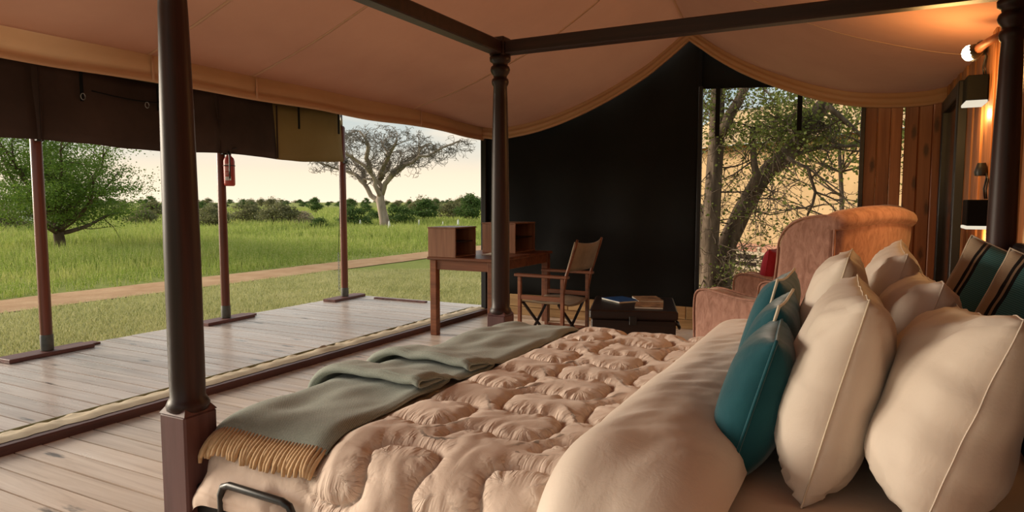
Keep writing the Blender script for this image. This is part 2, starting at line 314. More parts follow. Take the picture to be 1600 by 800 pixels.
# ------------------------------------------------------------------ mesh helpers
class MB:
    def __init__(s): s.v = []; s.f = []
    def add(s, vs, fs):
        o = len(s.v); s.v.extend(vs); s.f.extend([tuple(i + o for i in f) for f in fs])
    def box(s, x0, x1, y0, y1, z0, z1, bev=.0, M=None):
        if bev <= 0:
            vs = [(x, y, z) for x in (x0, x1) for y in (y0, y1) for z in (z0, z1)]
            fs = [(0, 1, 3, 2), (4, 6, 7, 5), (0, 4, 5, 1), (2, 3, 7, 6), (0, 2, 6, 4), (1, 5, 7, 3)]
        else:
            cx, cy, cz = (x0 + x1) / 2, (y0 + y1) / 2, (z0 + z1) / 2; hx, hy, hz = abs(x1 - x0) / 2, abs(y1 - y0) / 2, abs(z1 - z0) / 2
            bev = min(bev, hx * .9, hy * .9, hz * .9)
            bm = bmesh.new()
            for a in (-1, 1):
                for b in (-1, 1):
                    for c in (-1, 1):
                        for k in range(3):
                            h = [hx, hy, hz]; p = [(hx - bev) * a, (hy - bev) * b, (hz - bev) * c]; p[k] = h[k] * (a, b, c)[k]
                            bm.verts.new((cx + p[0], cy + p[1], cz + p[2]))
            bmesh.ops.convex_hull(bm, input=bm.verts); bmesh.ops.dissolve_limit(bm, angle_limit=.01, verts=bm.verts, edges=bm.edges)
            bm.verts.index_update(); vs = [tuple(v.co) for v in bm.verts]; fs = [tuple(v.index for v in f.verts) for f in bm.faces]; bm.free()
        if M is not None: vs = [tuple(M @ Vector(v)) for v in vs]
        s.add(vs, fs); return s
    def tube(s, pts, rad, n=8, cap=True):
        pts = [Vector(p) for p in pts]; m = len(pts)
        if not hasattr(rad, '__len__'): rad = [rad] * m
        up = Vector((0, 0, 1)); rings = []; prev = None
        for i in range(m):
            t = (pts[min(i + 1, m - 1)] - pts[max(i - 1, 0)])
            if t.length < 1e-9: t = Vector((0, 0, 1))
            t.normalize()
            if prev is None:
                a = up if abs(t.z) < .9 else Vector((1, 0, 0)); u = t.cross(a).normalized()
            else:
                u = prev - t * prev.dot(t)
                u = u.normalized() if u.length > 1e-6 else t.orthogonal().normalized()
            prev = u; w = t.cross(u)
            rings.append([tuple(pts[i] + (u * math.cos(2 * PI * k / n) + w * math.sin(2 * PI * k / n)) * rad[i]) for k in range(n)])
        vs = [p for r in rings for p in r]; fs = []
        for i in range(m - 1):
            for k in range(n):
                fs.append((i * n + k, i * n + (k + 1) % n, (i + 1) * n + (k + 1) % n, (i + 1) * n + k))
        if cap: fs.append(tuple(range(n - 1, -1, -1))); fs.append(tuple((m - 1) * n + k for k in range(n)))
        s.add(vs, fs); return s
    def lathe(s, prof, n=20, c=(0, 0, 0)):
        vs = []; fs = []; m = len(prof)
        for r, z in prof:
            for k in range(n): vs.append((c[0] + r * math.cos(2 * PI * k / n), c[1] + r * math.sin(2 * PI * k / n), c[2] + z))
        for i in range(m - 1):
            for k in range(n): fs.append((i * n + k, i * n + (k + 1) % n, (i + 1) * n + (k + 1) % n, (i + 1) * n + k))
        fs.append(tuple(range(n - 1, -1, -1))); fs.append(tuple((m - 1) * n + k for k in range(n)))
        s.add(vs, fs); return s
    def grid(s, P, flip=False):
        a, b = len(P), len(P[0]); vs = [tuple(p) for r in P for p in r]; fs = []
        for i in range(a - 1):
            for j in range(b - 1):
                q = (i * b + j, i * b + j + 1, (i + 1) * b + j + 1, (i + 1) * b + j); fs.append(q[::-1] if flip else q)
        s.add(vs, fs); return s
    def extrude(s, outline, y0, y1, M=None):   # outline in x-z, extruded along y
        n = len(outline); vs = [(x, y0, z) for x, z in outline] + [(x, y1, z) for x, z in outline]
        fs = [tuple(range(n)), tuple(range(2 * n - 1, n - 1, -1))] + [(i, n + i, n + (i + 1) % n, (i + 1) % n) for i in range(n)]
        if M is not None: vs = [tuple(M @ Vector(v)) for v in vs]
        s.add(vs, fs); return s
    def mesh(s, name, mat, smooth=False):
        me = bpy.data.meshes.new(name); me.from_pydata(s.v, [], s.f); me.materials.append(MAT[mat] if isinstance(mat, str) else mat)
        if smooth: me.polygons.foreach_set('use_smooth', [True] * len(me.polygons))
        me.update(); return me

def fixn(me):
    bm = bmesh.new(); bm.from_mesh(me); bmesh.ops.recalc_face_normals(bm, faces=bm.faces); bm.to_mesh(me); bm.free()
def link(name, me, parent=None, loc=(0, 0, 0), rot=(0, 0, 0)):
    o = bpy.data.objects.new(name, me); col.objects.link(o); o.location = loc; o.rotation_euler = rot
    if parent is not None: o.parent = parent
    return o
def part(name, mb, mat, parent=None, smooth=False, loc=(0, 0, 0), rot=(0, 0, 0), bevel=0, label=None, sub=0, auto=None, solid=0):
    me = mb.mesh(name, mat, smooth or auto is not None or bevel > 0); fixn(me)
    o = link(name, me, parent, loc, rot)
    if solid: m = o.modifiers.new('thickness', 'SOLIDIFY'); m.thickness = solid; m.offset = 0
    if bevel: m = o.modifiers.new('bevel', 'BEVEL'); m.width = bevel; m.segments = 3; m.limit_method = 'ANGLE'; m.angle_limit = R_(40)
    if sub: m = o.modifiers.new('subdivision', 'SUBSURF'); m.levels = sub; m.render_levels = sub
    if bevel or auto is not None:
        try: me.set_sharp_from_angle(angle=R_(auto or 40))
        except Exception: pass
    if label: o['label'] = label
    return o
def tag(o, label, cat, group=None, kind=None):
    o['label'] = label; o['category'] = cat
    if group: o['group'] = group
    if kind: o['kind'] = kind
    return o
def thing(name, label, cat, loc=(0, 0, 0), rz=0, group=None):
    o = bpy.data.objects.new(name, None); col.objects.link(o); o.location = loc; o.rotation_euler = (0, 0, rz); o.empty_display_size = .1
    return tag(o, label, cat, group)
def struct(o, label, cat): return tag(o, label, cat, kind='structure')
def rebase(o):   # move a world-built mesh's origin to the bottom centre of its bounds
    me = o.data; n = len(me.vertices); a = np.empty(n * 3); me.vertices.foreach_get('co', a); a = a.reshape(-1, 3)
    c = (a.max(0) + a.min(0)) / 2; c[2] = a[:, 2].min(); a -= c; me.vertices.foreach_set('co', a.ravel()); me.update(); o.location = Vector(o.location) + Vector(c); return o
def copy_tree(o, parent=None):
    c = o.copy(); col.objects.link(c); c.parent = parent
    for ch in [x for x in o.children]: copy_tree(ch, c)
    return c
def N(x, y, z=0): return noise.noise(Vector((x, y, z)))
def lerp_tab(t, x):
    xs = [a for a, _ in t]; ys = [b for _, b in t]; return float(np.interp(x, xs, ys))
def smooth_tab(tab, x):   # Catmull-Rom through a table
    xs = [a for a, _ in tab]; ys = [b for _, b in tab]
    if x <= xs[0]: return ys[0]
    if x >= xs[-1]: return ys[-1]
    i = max(j for j in range(len(xs) - 1) if xs[j] <= x); t = (x - xs[i]) / (xs[i + 1] - xs[i])
    def sl(j):
        a = max(0, j - 1); b = min(len(xs) - 1, j + 1); return (ys[b] - ys[a]) / (xs[b] - xs[a])
    h = xs[i + 1] - xs[i]; m0, m1 = sl(i) * h, sl(i + 1) * h; t2, t3 = t * t, t * t * t
    return (2 * t3 - 3 * t2 + 1) * ys[i] + (t3 - 2 * t2 + t) * m0 + (-2 * t3 + 3 * t2) * ys[i + 1] + (t3 - t2) * m1
def sstep(a, b, x):
    t = min(1, max(0, (x - a) / (b - a))); return t * t * (3 - 2 * t)

# ------------------------------------------------------------------ ground, path, deck, floor
XF, YB, XW = -4.05, 7.06, .58        # tent front line, back wall, plank wall
GZ = -.30
mb = MB(); G = 60
xs = np.concatenate([np.linspace(-900, -60, 12), np.linspace(-55, 30, 50), np.linspace(60, 500, 6)]); ys = np.concatenate([np.linspace(-300, -20, 6), np.linspace(-15, 70, 50), np.linspace(90, 1200, 14)])
P = [[(x, y, GZ + (.10 * N(x * .09, y * .09) + .05 * N(x * .4, y * .4)) * sstep(13, 30, math.hypot(x + 2, y - 4)) - .02) for y in ys] for x in xs]
mb.grid(P, True); gr = part('ground', mb, 'ground', smooth=True); struct(gr, 'flat green savanna grassland reaching to the horizon', 'ground')
mb = MB(); rows = []
for y in np.arange(-20, 60, .35):
    w = .10 * N(y * .8, 3) + .05 * N(y * 3, 9); w2 = .10 * N(y * .7, 33) + .05 * N(y * 3, 19); c = .25 * N(y * .12, 7)
    rows.append([(-12.75 + w + c, y, GZ - .005), (-12.4 + c, y, GZ + .018), (-12 + c, y, GZ + .012), (-11.6 + c, y, GZ + .018), (-11.25 + w2 + c, y, GZ - .005)])
mb.grid(rows); o = part('dirt_path', mb, 'path', smooth=True); struct(o, 'narrow reddish dirt path crossing the grass in front of the deck', 'path')
mb = MB(); mb.grid([[(x, y, GZ + .012 + .02 * N(x, y)) for y in np.linspace(7.6, 26, 24)] for x in np.linspace(-3.4, 4, 16)], True)
o = part('sandy_yard', mb, 'sand', smooth=True); struct(o, 'dry sandy yard between the two tents', 'ground')

PITCHB = .14
def planks(parent, x0, x1, y0, y1, mat, mname):
    m = MB(); m.box(x0, x1, 0, PITCHB - .010, -.03, 0); me = m.mesh(mname, mat); fixn(me)
    y = y0; i = 0
    while y < y1 - .01:
        o = link('plank', me, parent, (0, y, 0.0012 * math.sin(i * 2.3))); y += PITCHB; i += 1
mb = MB(); mb.box(-6.44, XF - .04, -2.0, 7.42, -.30, -.034); dk = part('deck', mb, 'subfloor'); struct(dk, 'glossy weathered plank veranda deck in front of the tent', 'deck')
planks(dk, -6.46, XF - .03, -2.0, 7.42, 'deck', 'deck_plank')
mb = MB(); mb.box(XF + .04, XW + .1, -2.0, YB + .1, -.30, -.034); fl = part('floor', mb, 'subfloor'); struct(fl, 'pale wooden plank floor inside the tent', 'floor')
planks(fl, XF + .04, XW + .05, -2.03, YB, 'floor', 'floor_plank')
# a raised edge strip at the end of the deck
mb = MB(); mb.box(-5.95, -5.1, 7.30, 7.36, 0.002, .022, .003); part('edge_strip', mb, 'plate', dk)

# threshold beam with the canvas skirt that lies along it
mb = MB(); mb.box(XF - .015, XF + .085, -2, YB, -.02, .05, .008); o = part('trim_1', mb, 'beam'); struct(o, 'dark wooden threshold beam between the floor and the deck', 'threshold')
mb = MB(); rows = []
for y in np.arange(-2, YB, .022):
    w = N(y * 4.2, 1) * .03 + N(y * 11, 5) * .016; w2 = N(y * 8, 4) * .022 + N(y * 19, 6) * .010
    rows.append([(XF - .20 + w * .3, y, .006), (XF - .175 + w, y, .038 + w2), (XF - .14 + w, y, .052 + w + w2), (XF - .10 - w, y, .05 - w2), (XF - .06 + w2, y, .066 + w * .6), (XF - .02, y, .062 + w2 * .5), (XF + .03 + w2, y, .053)])
mb.grid(rows); sk = thing('canvas_skirt', 'crumpled tan canvas skirt lying along the threshold beam', 'canvas skirt', (0, 0, 0))
part('cloth', mb, 'skirt', sk, smooth=True)
mb = MB(); mb.tube([(XF - .195 + .004 * N(y * 4, 2), y, .034) for y in np.arange(-2, YB, .08)], .014, 8); part('edge_rope', mb, 'rope', sk, smooth=True)

# ------------------------------------------------------------------ tent: ceiling, hems, seams, walls
MAIN = [(-4.05, 2.25), (-3.6, 2.385), (-3.2, 2.525), (-2.6, 2.78), (-2.16, 3.03), (-1.64, 3.36), (-1.15, 3.0), (-.72, 2.73), (-.3, 2.51), (.1, 2.365), (.4, 2.28), (.64, 2.24)]
BACK = [(-4.05, 2.20), (-3.77, 2.175), (-3.2, 2.265), (-2.63, 2.46), (-2.1, 2.72), (-1.83, 2.91), (-1.64, 3.06), (-1.40, 2.87), (-1.134, 2.70), (-.72, 2.50), (-.33, 2.365), (0, 2.30), (.4, 2.29), (.64, 2.33)]
def zc(x, y): 
    a = smooth_tab(MAIN, x) if abs(x + 1.64) > .25 else lerp_tab(MAIN, x); b = smooth_tab(BACK, x) if abs(x + 1.64) > .2 else lerp_tab(BACK, x)
    return a + (b - a) * sstep(5.3, 7.1, y) + .008 * N(x * 1.7, y * 1.3)
XS = np.linspace(-4.05, .60, 76); YS = np.linspace(-2.4, 7.0, 84)
mb = MB(); mb.grid([[(x, y, zc(x, y)) for y in YS] for x in XS], False)
ce = part('ceiling', mb, 'ceiling', smooth=True); struct(ce, 'sagging tan canvas tent ceiling rising to a ridge', 'ceiling')
def strip_on_ceiling(pts, w=.012, t=.0035):
    m = MB(); L = []
    for i, (x, y) in enumerate(pts): L.append([(x, y - w, zc(x, y - w) - .001), (x, y - w, zc(x, y - w) - t), (x, y + w, zc(x, y + w) - t), (x, y + w, zc(x, y + w) - .001)])
    m.grid(L); return m
for Y in (.55, 1.65, 2.81, 3.63, 5.62): part('seam', strip_on_ceiling([(x, Y) for x in np.linspace(-4.04, -1.66, 26)]), 'seam', ce, smooth=True)
for Y in (1.5, 3.3, 5.2): part('seam', strip_on_ceiling([(x, Y) for x in np.linspace(-1.62, .57, 26)]), 'seam', ce, smooth=True)
m = MB(); m.tube([(-1.64, y, zc(-1.64, y) - .006) for y in np.linspace(-2.4, 7.0, 40)], .012, 6); part('ridge_seam', m, 'seam', ce, smooth=True)
# front eave hem: a hanging band with a rolled lower pocket
rows = []
for y in np.linspace(-2.4, 7.02, 150):
    s = .012 * math.sin(y * 2.3) + .01 * N(y * 1.6, 8); zt = zc(-4.05, y)
    dz = .012 * N(y * .9, 31) + .02 * sstep(5, 7, y)
    rows.append([(XF, y, zt + .01), (XF + .015 + s, y, zt - .05 + dz), (XF + .02 + s, y, zt - .10 + dz), (XF + .008 + s, y, zt - .112 + dz), (XF + .022 + s, y, zt - .125 + dz), (XF + .026 + s, y, zt - .155 + dz), (XF + .01 + s, y, zt - .172 + dz), (XF - .01 + s, y, zt - .165 + dz), (XF - .015 + s, y, zt - .12 + dz)])
mb = MB(); mb.grid(rows); part('hem', mb, 'hem', ce, smooth=True)
for Y in (.55, 1.65, 2.81, 3.63, 5.72):
    m = MB(); zt = zc(-4.05, Y); m.grid([[(XF + .028 + .012 * math.sin(Y * 2.3) + .01 * N(Y * 1.6, 8), Y + a, zt - .01 - t) for a in (-.008, .008)] for t in (0, .05, .10, .15)]); part('hem_seam', m, 'seam', ce, smooth=True, solid=.006)
# rear edge hems, pulled down in a swag either side of the ridge
def rear_hem(x0, x1):
    m = MB(); rows = []
    for x in np.linspace(x0, x1, 70):
        z = zc(x, 7.0); g = .006 * N(x * 6, 2)
        rows.append([(x, 6.985, z + .004), (x, 6.975 + g, z - .02), (x, 6.985 + g, z - .034), (x, 6.965 + g, z - .045), (x, 6.962 + g, z - .075), (x, 6.982 + g, z - .088), (x, 6.966, z - .10), (x, 6.972, z - .125), (x, 6.995, z - .128), (x, 7.0, z - .06)])
    m.grid(rows); part('hem', m, 'hem', ce, smooth=True)
rear_hem(-4.05, -1.64); rear_hem(-1.64, .575)

# black canvas rear wall with an opening to the right
OX0, OX1, OZ1 = -1.52, -.05, 2.47
mb = MB()
def cz(x): return zc(x, 6.4) + .25
rows = []
for x in np.linspace(XF, OX0, 40): rows.append([(x, YB + .03 * N(x * 1.5, z * .7) + .012 * math.sin(x * 9) * (1 - z / 3), z) for z in np.concatenate([np.linspace(.24, 2.2, 14), np.linspace(2.3, cz(x), 6)])])
mb.grid(rows)
rows = []
for x in np.linspace(OX0 - .09, XW, 30): rows.append([(x, YB + .035 + .02 * N(x * 2, z), z) for z in np.linspace(max(2.0, OZ1 - .05 * (x - OX0) + .02 * N(x * 4, 1)), cz(x), 8)])
mb.grid(rows)
wb = part('wall_back', mb, 'blackcanvas', smooth=True, solid=.012); struct(wb, 'black canvas rear wall of the tent', 'wall')
mb = MB(); mb.box(OX0 - .03, OX0 + .01, YB - .02, YB + .03, 0, OZ1 + .02, .006); part('opening_edge', mb, 'blackwood', wb)
for x, l in ((-1.36, .48), (-.60, .42)):
    mb = MB(); mb.box(x - .022, x + .022, YB - .012, YB + .004, OZ1 - .05 * (x - OX0) - l, OZ1, .003); part('strap', mb, 'blackcanvas', wb)
mb = MB(); mb.box(XF - .02, OX0, YB + .0, YB + .05, 0, .10, .004); bb = part('baseboard_back', mb, 'baseboard'); struct(bb, 'low yellow brown board skirting under the black canvas wall', 'skirting')
x = XF; i = 0
while x < OX0 - .02:
    w = .34 + .09 * math.sin(i * 1.7); m = MB(); m.box(x + .004, min(x + w, OX0) - .004, YB - .015, YB + .04, .104, .245, .005); part('board', m, 'baseboard', bb); x += w; i += 1
# front corner post
mb = MB(); mb.box(XF - .03, XF + .04, YB - .05, YB + .03, 0, 2.24, .006); o = part('trim_2', mb, 'blackwood'); struct(o, 'dark corner post at the front end of the black canvas wall', 'post')

# plank wall beside the bed head
def vplanks(parent, n0, n1, w, fixed, axis, z0, z1, mat, gap=.006, gapspots=()):
    a = n0; i = 0
    while a < n1 - .01:
        ww = min(w, n1 - a); t = .006 * math.sin(i * 2.1)
        m = MB()
        if axis == 'y': m.box(fixed + t, fixed + .03, a, a + ww - gap, z0, z1, .003)
        else:
            g = .018 if i in gapspots else gap
            m.box(a, a + ww - g, fixed + t, fixed + .03, z0, z1, .008)
        part('plank', m, mat, parent); a += ww; i += 1
mb = MB(); mb.box(XW + .035, XW + .06, -1.5, YB + .6, 0, 2.4); wr = part('wall_right', mb, 'subfloor'); struct(wr, 'orange brown vertical plank wall behind the bed head', 'wall')
vplanks(wr, -1.5, YB + .3, .135, XW, 'y', 0, 2.34, 'wallplank')
mb = MB(); mb.box(OX1, XW, YB + .06, YB + .08, 2.26, 2.30); mb.box(OX1, XW, YB + .06, YB + .08, .25, .33); ps = part('wall_partition', mb, 'partition'); struct(ps, 'dark red plank partition right of the rear opening', 'wall')
vplanks(ps, OX1, XW, .108, YB + .02, 'x', 0, 2.36, 'partition', .0005, (2,))
mb = MB(); mb.box(OX1 - .03, OX1 + .01, YB - .01, YB + .06, 0, 2.36, .004); part('edge_batten', mb, 'darkwood', ps)

# ------------------------------------------------------------------ veranda: fly sheet, flap, poles
mb = MB(); mb.grid([[(x, y, 2.62 - .0 * x + .05 * N(x, y) - .10 * (XF - x) / 2.3) for y in np.linspace(2.2, 7.12, 30)] for x in np.linspace(-6.75, XF + .1, 14)])
vf = part('veranda_roof', mb, 'flycanvas', smooth=True, solid=.01); struct(vf, 'dark brown canvas fly sheet roofing the veranda', 'roof')
fp = thing('canvas_flap', 'rolled up canvas flap hanging between the veranda poles under the fly sheet', 'canvas flap', (-6.2, 0, 1.85))
def flap(y0, y1, mat):
    m = MB(); rows = []
    for y in np.linspace(y0, y1, max(6, int((y1 - y0) * 14))):
        s = .03 * math.sin((y - 3.3) / 1.9 * PI) ** 2
        rows.append([(.03 * N(y * 1.3, z * 2) + .015 * N(y * 4, z * 3) + .03 * math.cos(z * 4), y, z - s - .015 * N(y * 2.5, 4)) for z in np.linspace(0, .66, 9)])
    m.grid(rows); return part('panel', m, mat, fp, smooth=True, solid=.008)
flap(2.3, 3.25, 'flapdark'); flap(3.25, 5.05, 'flapdark'); flap(5.05, 5.85, 'flapdark'); flap(5.85, 7.0, 'flapolive')
for y in (3.28, 5.06, 5.86):
    m = MB(); m.box(.028, .042, y - .006, y + .006, -.01, .6); part('panel_seam', m, 'flycanvas', fp)
for y in (3.62, 4.35, 6.2, 6.9):
    m = MB(); m.box(.04, .052, y - .014, y + .014, .36, .62, .002); part('strap', m, 'blackcanvas', fp)
for y in (3.62, 4.22):
    m = MB(); m.tube([(.062, y + .02 * math.cos(a), .40 + .028 * math.sin(a)) for a in np.linspace(0, 2 * PI, 14)], .004, 5); part('ring', m, 'steel', fp, smooth=True)
m = MB(); m.tube([(.06, y, .46 - .03 * math.sin((y - 3.7) / .9 * PI)) for y in np.linspace(3.7, 4.6, 14)], .006, 5); part('cord', m, 'blackcanvas', fp, smooth=True)

def pole(y, label, hbase, plate_len, chain=False):
    t = thing('veranda_pole', label, 'pole', (-6.3, y, 0), group='red brown veranda poles')
    m = MB(); m.lathe([(.045, .04), (.047, .3), (.046, 1.2), (.044, 2.32), (.03, 2.34)], 18); part('shaft', m, 'pole', t, auto=40)
    m = MB(); m.lathe([(.050, .04), (.051, .05), (.051, hbase), (.047, hbase + .006)], 18); part('base_sleeve', m, 'polebase', t, auto=40)
    m = MB(); m.box(-.10, .10, -plate_len / 2, plate_len / 2, .001, .036, .004); part('foot_plank', m, 'plate', t, rot=(0, 0, R_(3)))
    m = MB(); m.box(-.15, -.02, -plate_len / 2 + .2, plate_len / 2 + .12, .001, .02, .004); part('foot_plank', m, 'plate', t)
    m = MB(); m.tube([(0, 0, 2.33), (0, 0, 2.54)], .016, 10); part('metal_rod', m, 'steel', t, smooth=True)
    m = MB(); m.box(.03, .075, -.03, .03, 1.84, 1.88, .004); part('bracket', m, 'blackmetal', t)
    if chain:
        for i in range(13):
            z = .62 - i * .04; m = MB()
            m.tube([((.012 * math.cos(a)) if i % 2 else 0, -.11 + .0 * i + (0 if i % 2 else .012 * math.cos(a)), z + .024 * math.sin(a)) for a in np.linspace(0, 2 * PI, 9)], .004, 4); part('chain_link', m, 'steel', t, smooth=True)
        m = MB(); m.tube([(0, -.11, .63), (-.0, -.07, 1.2), (0, -.05, 1.82)], .004, 5); part('chain_cord', m, 'blackmetal', t, smooth=True)
    return t
pole(3.30, 'red brown veranda pole in front of the bushy green tree', .17, .72)
pole(5.17, 'red brown veranda pole with the fire extinguisher hanging on it', .17, .66)
pole(7.12, 'red brown veranda pole at the deck corner with a chain beside it', .15, .66, True)

# fire extinguisher on the middle pole
fe = thing('fire_extinguisher', 'faded red fire extinguisher strapped high on the middle veranda pole', 'extinguisher', (-6.195, 5.19, 1.50))
m = MB(); m.lathe([(.045, 0), (.056, .012), (.058, .03), (.058, .27), (.05, .30), (.026, .325), (.022, .34)], 22); part('cylinder', m, 'extred', fe, auto=50)
m = MB(); m.lathe([(.022, .335), (.026, .34), (.026, .365), (.014, .372), (.014, .385)], 12); part('valve', m, 'blackmetal', fe, auto=40)
for z, tilt in ((.375, .25), (.395, -.25)):
    m = MB(); m.box(-.012, .085, -.009, .009, -.005, .005, .003); part('lever', m, 'blackmetal', fe, loc=(0, 0, z), rot=(0, tilt, .9))
m = MB(); m.tube([(.02, -.02, .36), (.055, -.045, .37), (.07, -.05, .30), (.065, -.048, .16), (.06, -.045, .08)], .008, 6); part('hose', m, 'blackmetal', fe, smooth=True)
def lab(z0, z1, a0, a1, mat, nm):
    m = MB(); m.grid([[(.0592 * math.cos(a), .0592 * math.sin(a), z) for a in np.linspace(a0, a1, 10)] for z in (z0, z1)]); part(nm, m, mat, fe, smooth=True)
A = -1.0
lab(.06, .10, A - .5, A - .2, 'white', 'pictogram'); lab(.06, .10, A - .1, A + .2, 'white', 'pictogram'); lab(.06, .10, A + .3, A + .6, 'white', 'pictogram')
for z in (.12, .135, .165, .18, .195): lab(z, z + .007, A - .5, A + .35 + .25 * math.sin(z * 90), 'extlabel', 'label_line')
lab(.215, .240, A - .55, A + .55, 'extlabel', 'label_line')
m = MB(); m.tube([(.060 * math.cos(a), .060 * math.sin(a), .22) for a in np.linspace(0, 2 * PI, 24)], .005, 5); part('strap', m, 'blackmetal', fe, smooth=True)

# ------------------------------------------------------------------ bed
BX0, BX1, BY0, BY1 = -1.80, .48, 1.33, 3.31
bed = thing('four_poster_bed', 'dark stained four poster bed with turned posts and canopy rails', 'bed', ((BX0 + BX1) / 2, (BY0 + BY1) / 2, 0))
bo = Vector(bed.location)
def post_meshes():
    m = MB(); m.box(-.057, .057, -.057, .057, 0, .70, .006)
    m.add([(a * .057, b * .057, .70) for a, b in ((-1, -1), (1, -1), (1, 1), (-1, 1))] + [(a * .04, b * .04, .725) for a, b in ((-1, -1), (1, -1), (1, 1), (-1, 1))], [(0, 1, 5, 4), (1, 2, 6, 5), (2, 3, 7, 6), (3, 0, 4, 7), (4, 5, 6, 7)])
    a = m.mesh('post_block', 'postblock'); fixn(a)
    m = MB(); m.lathe([(.05, .70), (.060, .708), (.062, .722), (.056, .735), (.050, .745), (.0505, .80), (.0505, 1.2), (.046, 1.6), (.040, 1.88), (.037, 1.955), (.044, 1.965), (.047, 1.98), (.044, 1.995), (.036, 2.0), (.037, 2.012), (.05, 2.03), (.054, 2.045), (.05, 2.06), (.04, 2.068), (.042, 2.08), (.056, 2.09), (.058, 2.112), (.05, 2.118)], 26)
    b = m.mesh('post_shaft', 'post', True); fixn(b)
    m = MB(); m.box(-.045, .045, -.045, .045, 2.115, 2.215, .006); c = m.mesh('post_cap', 'rail'); fixn(c)
    return a, b, c
pa, pb, pc = post_meshes()
for x in (BX0, BX1):
    for y in (BY0, BY1):
        p = link('post', pb, bed, (x - bo.x, y - bo.y, 0)); link('base_block', pa, p); link('cap', pc, p)
for y in (BY0, BY1): m = MB(); m.box(BX0 + .045 - bo.x, BX1 - .045 - bo.x, y - .036 - bo.y, y + .036 - bo.y, 2.122, 2.192, .006); part('canopy_rail', m, 'rail', bed)
for x in (BX0, BX1): m = MB(); m.box(x - .036 - bo.x, x + .036 - bo.x, BY0 + .045 - bo.y, BY1 - .045 - bo.y, 2.122, 2.192, .006); part('canopy_rail', m, 'rail', bed)
m = MB(); m.box(BX0 + .05 - bo.x, BX1 - bo.x, BY0 + .03 - bo.y, BY1 - .03 - bo.y, .12, .40, .01); part('bed_base', m, 'blackwood', bed)
for y in (BY0, BY1): m = MB(); m.box(BX0 + .05 - bo.x, BX1 - .05 - bo.x, y - .025 - bo.y, y + .025 - bo.y, .20, .49, .006); part('side_rail', m, 'blackwood', bed)
m = MB(); m.box(BX0 - .025 - bo.x, BX0 + .025 - bo.x, BY0 + .05 - bo.y, BY1 - .05 - bo.y, .20, .60, .006); part('foot_board', m, 'blackwood', bed)
m = MB(); m.box(BX1 + .03 - bo.x, BX1 + .07 - bo.x, BY0 + .05 - bo.y, BY1 - .05 - bo.y, .20, 1.17, .012); part('head_board', m, 'blackwood', bed)
# black retaining bar along the near side
m = MB(); y = 1.275 - bo.y; m.tube([(-1.60 - bo.x, 1.33 - bo.y, .42), (-1.60 - bo.x, y, .43), (-1.60 - bo.x, y, .50), (-1.59 - bo.x, y, .523), (-1.565 - bo.x, y, .532), (-1.36 - bo.x, y, .528), (-1.335 - bo.x, y, .52), (-1.325 - bo.x, y, .50), (-1.325 - bo.x, 1.33 - bo.y, .36)], .011, 10); part('retaining_bar', m, 'blackmetal', bed, smooth=True)

mt = thing('mattress', 'mattress in a smooth beige sheet under the pillows', 'mattress', bo + Vector((0, 0, .40)))
m = MB(); m.box(BX0 + .07 - bo.x, BX1 - .04 - bo.x, BY0 + .05 - bo.y, BY1 - .05 - bo.y, 0.002, .245, .05); part('fitted_sheet', m, 'sheet', mt, bevel=.03)

# ---- sheet draping over the rounded mattress edge
TOP = .655
class Drape:
    def __init__(s, x0, x1, y0, y1, r): s.x0, s.x1, s.y0, s.y1, s.r = x0, x1, y0, y1, r
    def __call__(s, a, b, h=0):
        ix = min(max(a, s.x0), s.x1); iy = min(max(b, s.y0), s.y1); vx, vy = a - ix, b - iy; e = math.hypot(vx, vy); r = s.r
        if e < 1e-9: return (a, b, TOP + h)
        nx, ny = vx / e, vy / e
        if e < r * PI / 2: t = e / r; return (ix + nx * (r + h) * math.sin(t), iy + ny * (r + h) * math.sin(t), TOP - r + (r + h) * math.cos(t))
        return (ix + nx * (r + h), iy + ny * (r + h), TOP - r - (e - r * PI / 2))
dr = Drape(-1.645, 9, 1.47, 3.17, .15)
# quilting: meandering stitch lines
kd_pts = []; kd_s = []
def stitch(k, along, base, P_, A_, B_, lo, hi):
    s_ = 0; prev = None
    for ph in np.arange(-20 * PI, 40 * PI, .06):
        u = P_ * ph / (2 * PI) + B_ * math.sin(2 * ph) + .012 * N(ph * .3, k); v = base + A_ * math.cos(ph) + .018 * N(ph * .25, k + 40)
        if prev: s_ += math.hypot(u - prev[0], v - prev[1])
        prev = (u, v)
        if lo < u < hi: kd_pts.append((u, v, 0) if along == 'x' else (v, u, 0)); kd_s.append((s_, k))
stitch(0, 'x', 1.36, .35, .095, .048, -2.3, -.2)
for j in range(7): stitch(j + 1, 'y', -2.05 + j * .29, .43, .135, .055, 1.52 + .03 * (j % 2), 3.7)
kd = kdtree.KDTree(len(kd_pts))
for i, p in enumerate(kd_pts): kd.insert(p, i)
kd.balance()
def throw_w(a, b):  # 1 under the throw
    return sstep(-1.22, -1.32, a) if b > 1.2 else sstep(-1.22, -1.32, a) * sstep(1.05, 1.2, b)
ATT = []
def puff(a, b):
    co, i, d = kd.find((a, b, 0)); s, k = kd_s[i]
    t = min(d / .10, 1); h = .025 * math.sqrt(max(0, 1 - (1 - t) ** 2)) + .020 * (1 - math.exp(-d / .007))
    g = min(1, d / .012)
    wr = (abs(noise.noise(Vector((s * 26, k * 9.1, d * 6)))) - .2) * .020 * max(0, 1 - d / .10) * g
    big = .008 * N(a * 4.2, b * 4.2, 5) + .006 * (abs(noise.noise(Vector((a * 7 + 4 * N(a * 2, b * 2), b * 13, 2)))) - .2) * g
    ATT.append((s, d, k))
    w = 1 - .75 * throw_w(a, b)
    return (h + wr + big) * w
aa = np.arange(-2.02, -.44, .0066); bs = np.arange(1.0, 3.64, .0066)
rows = []
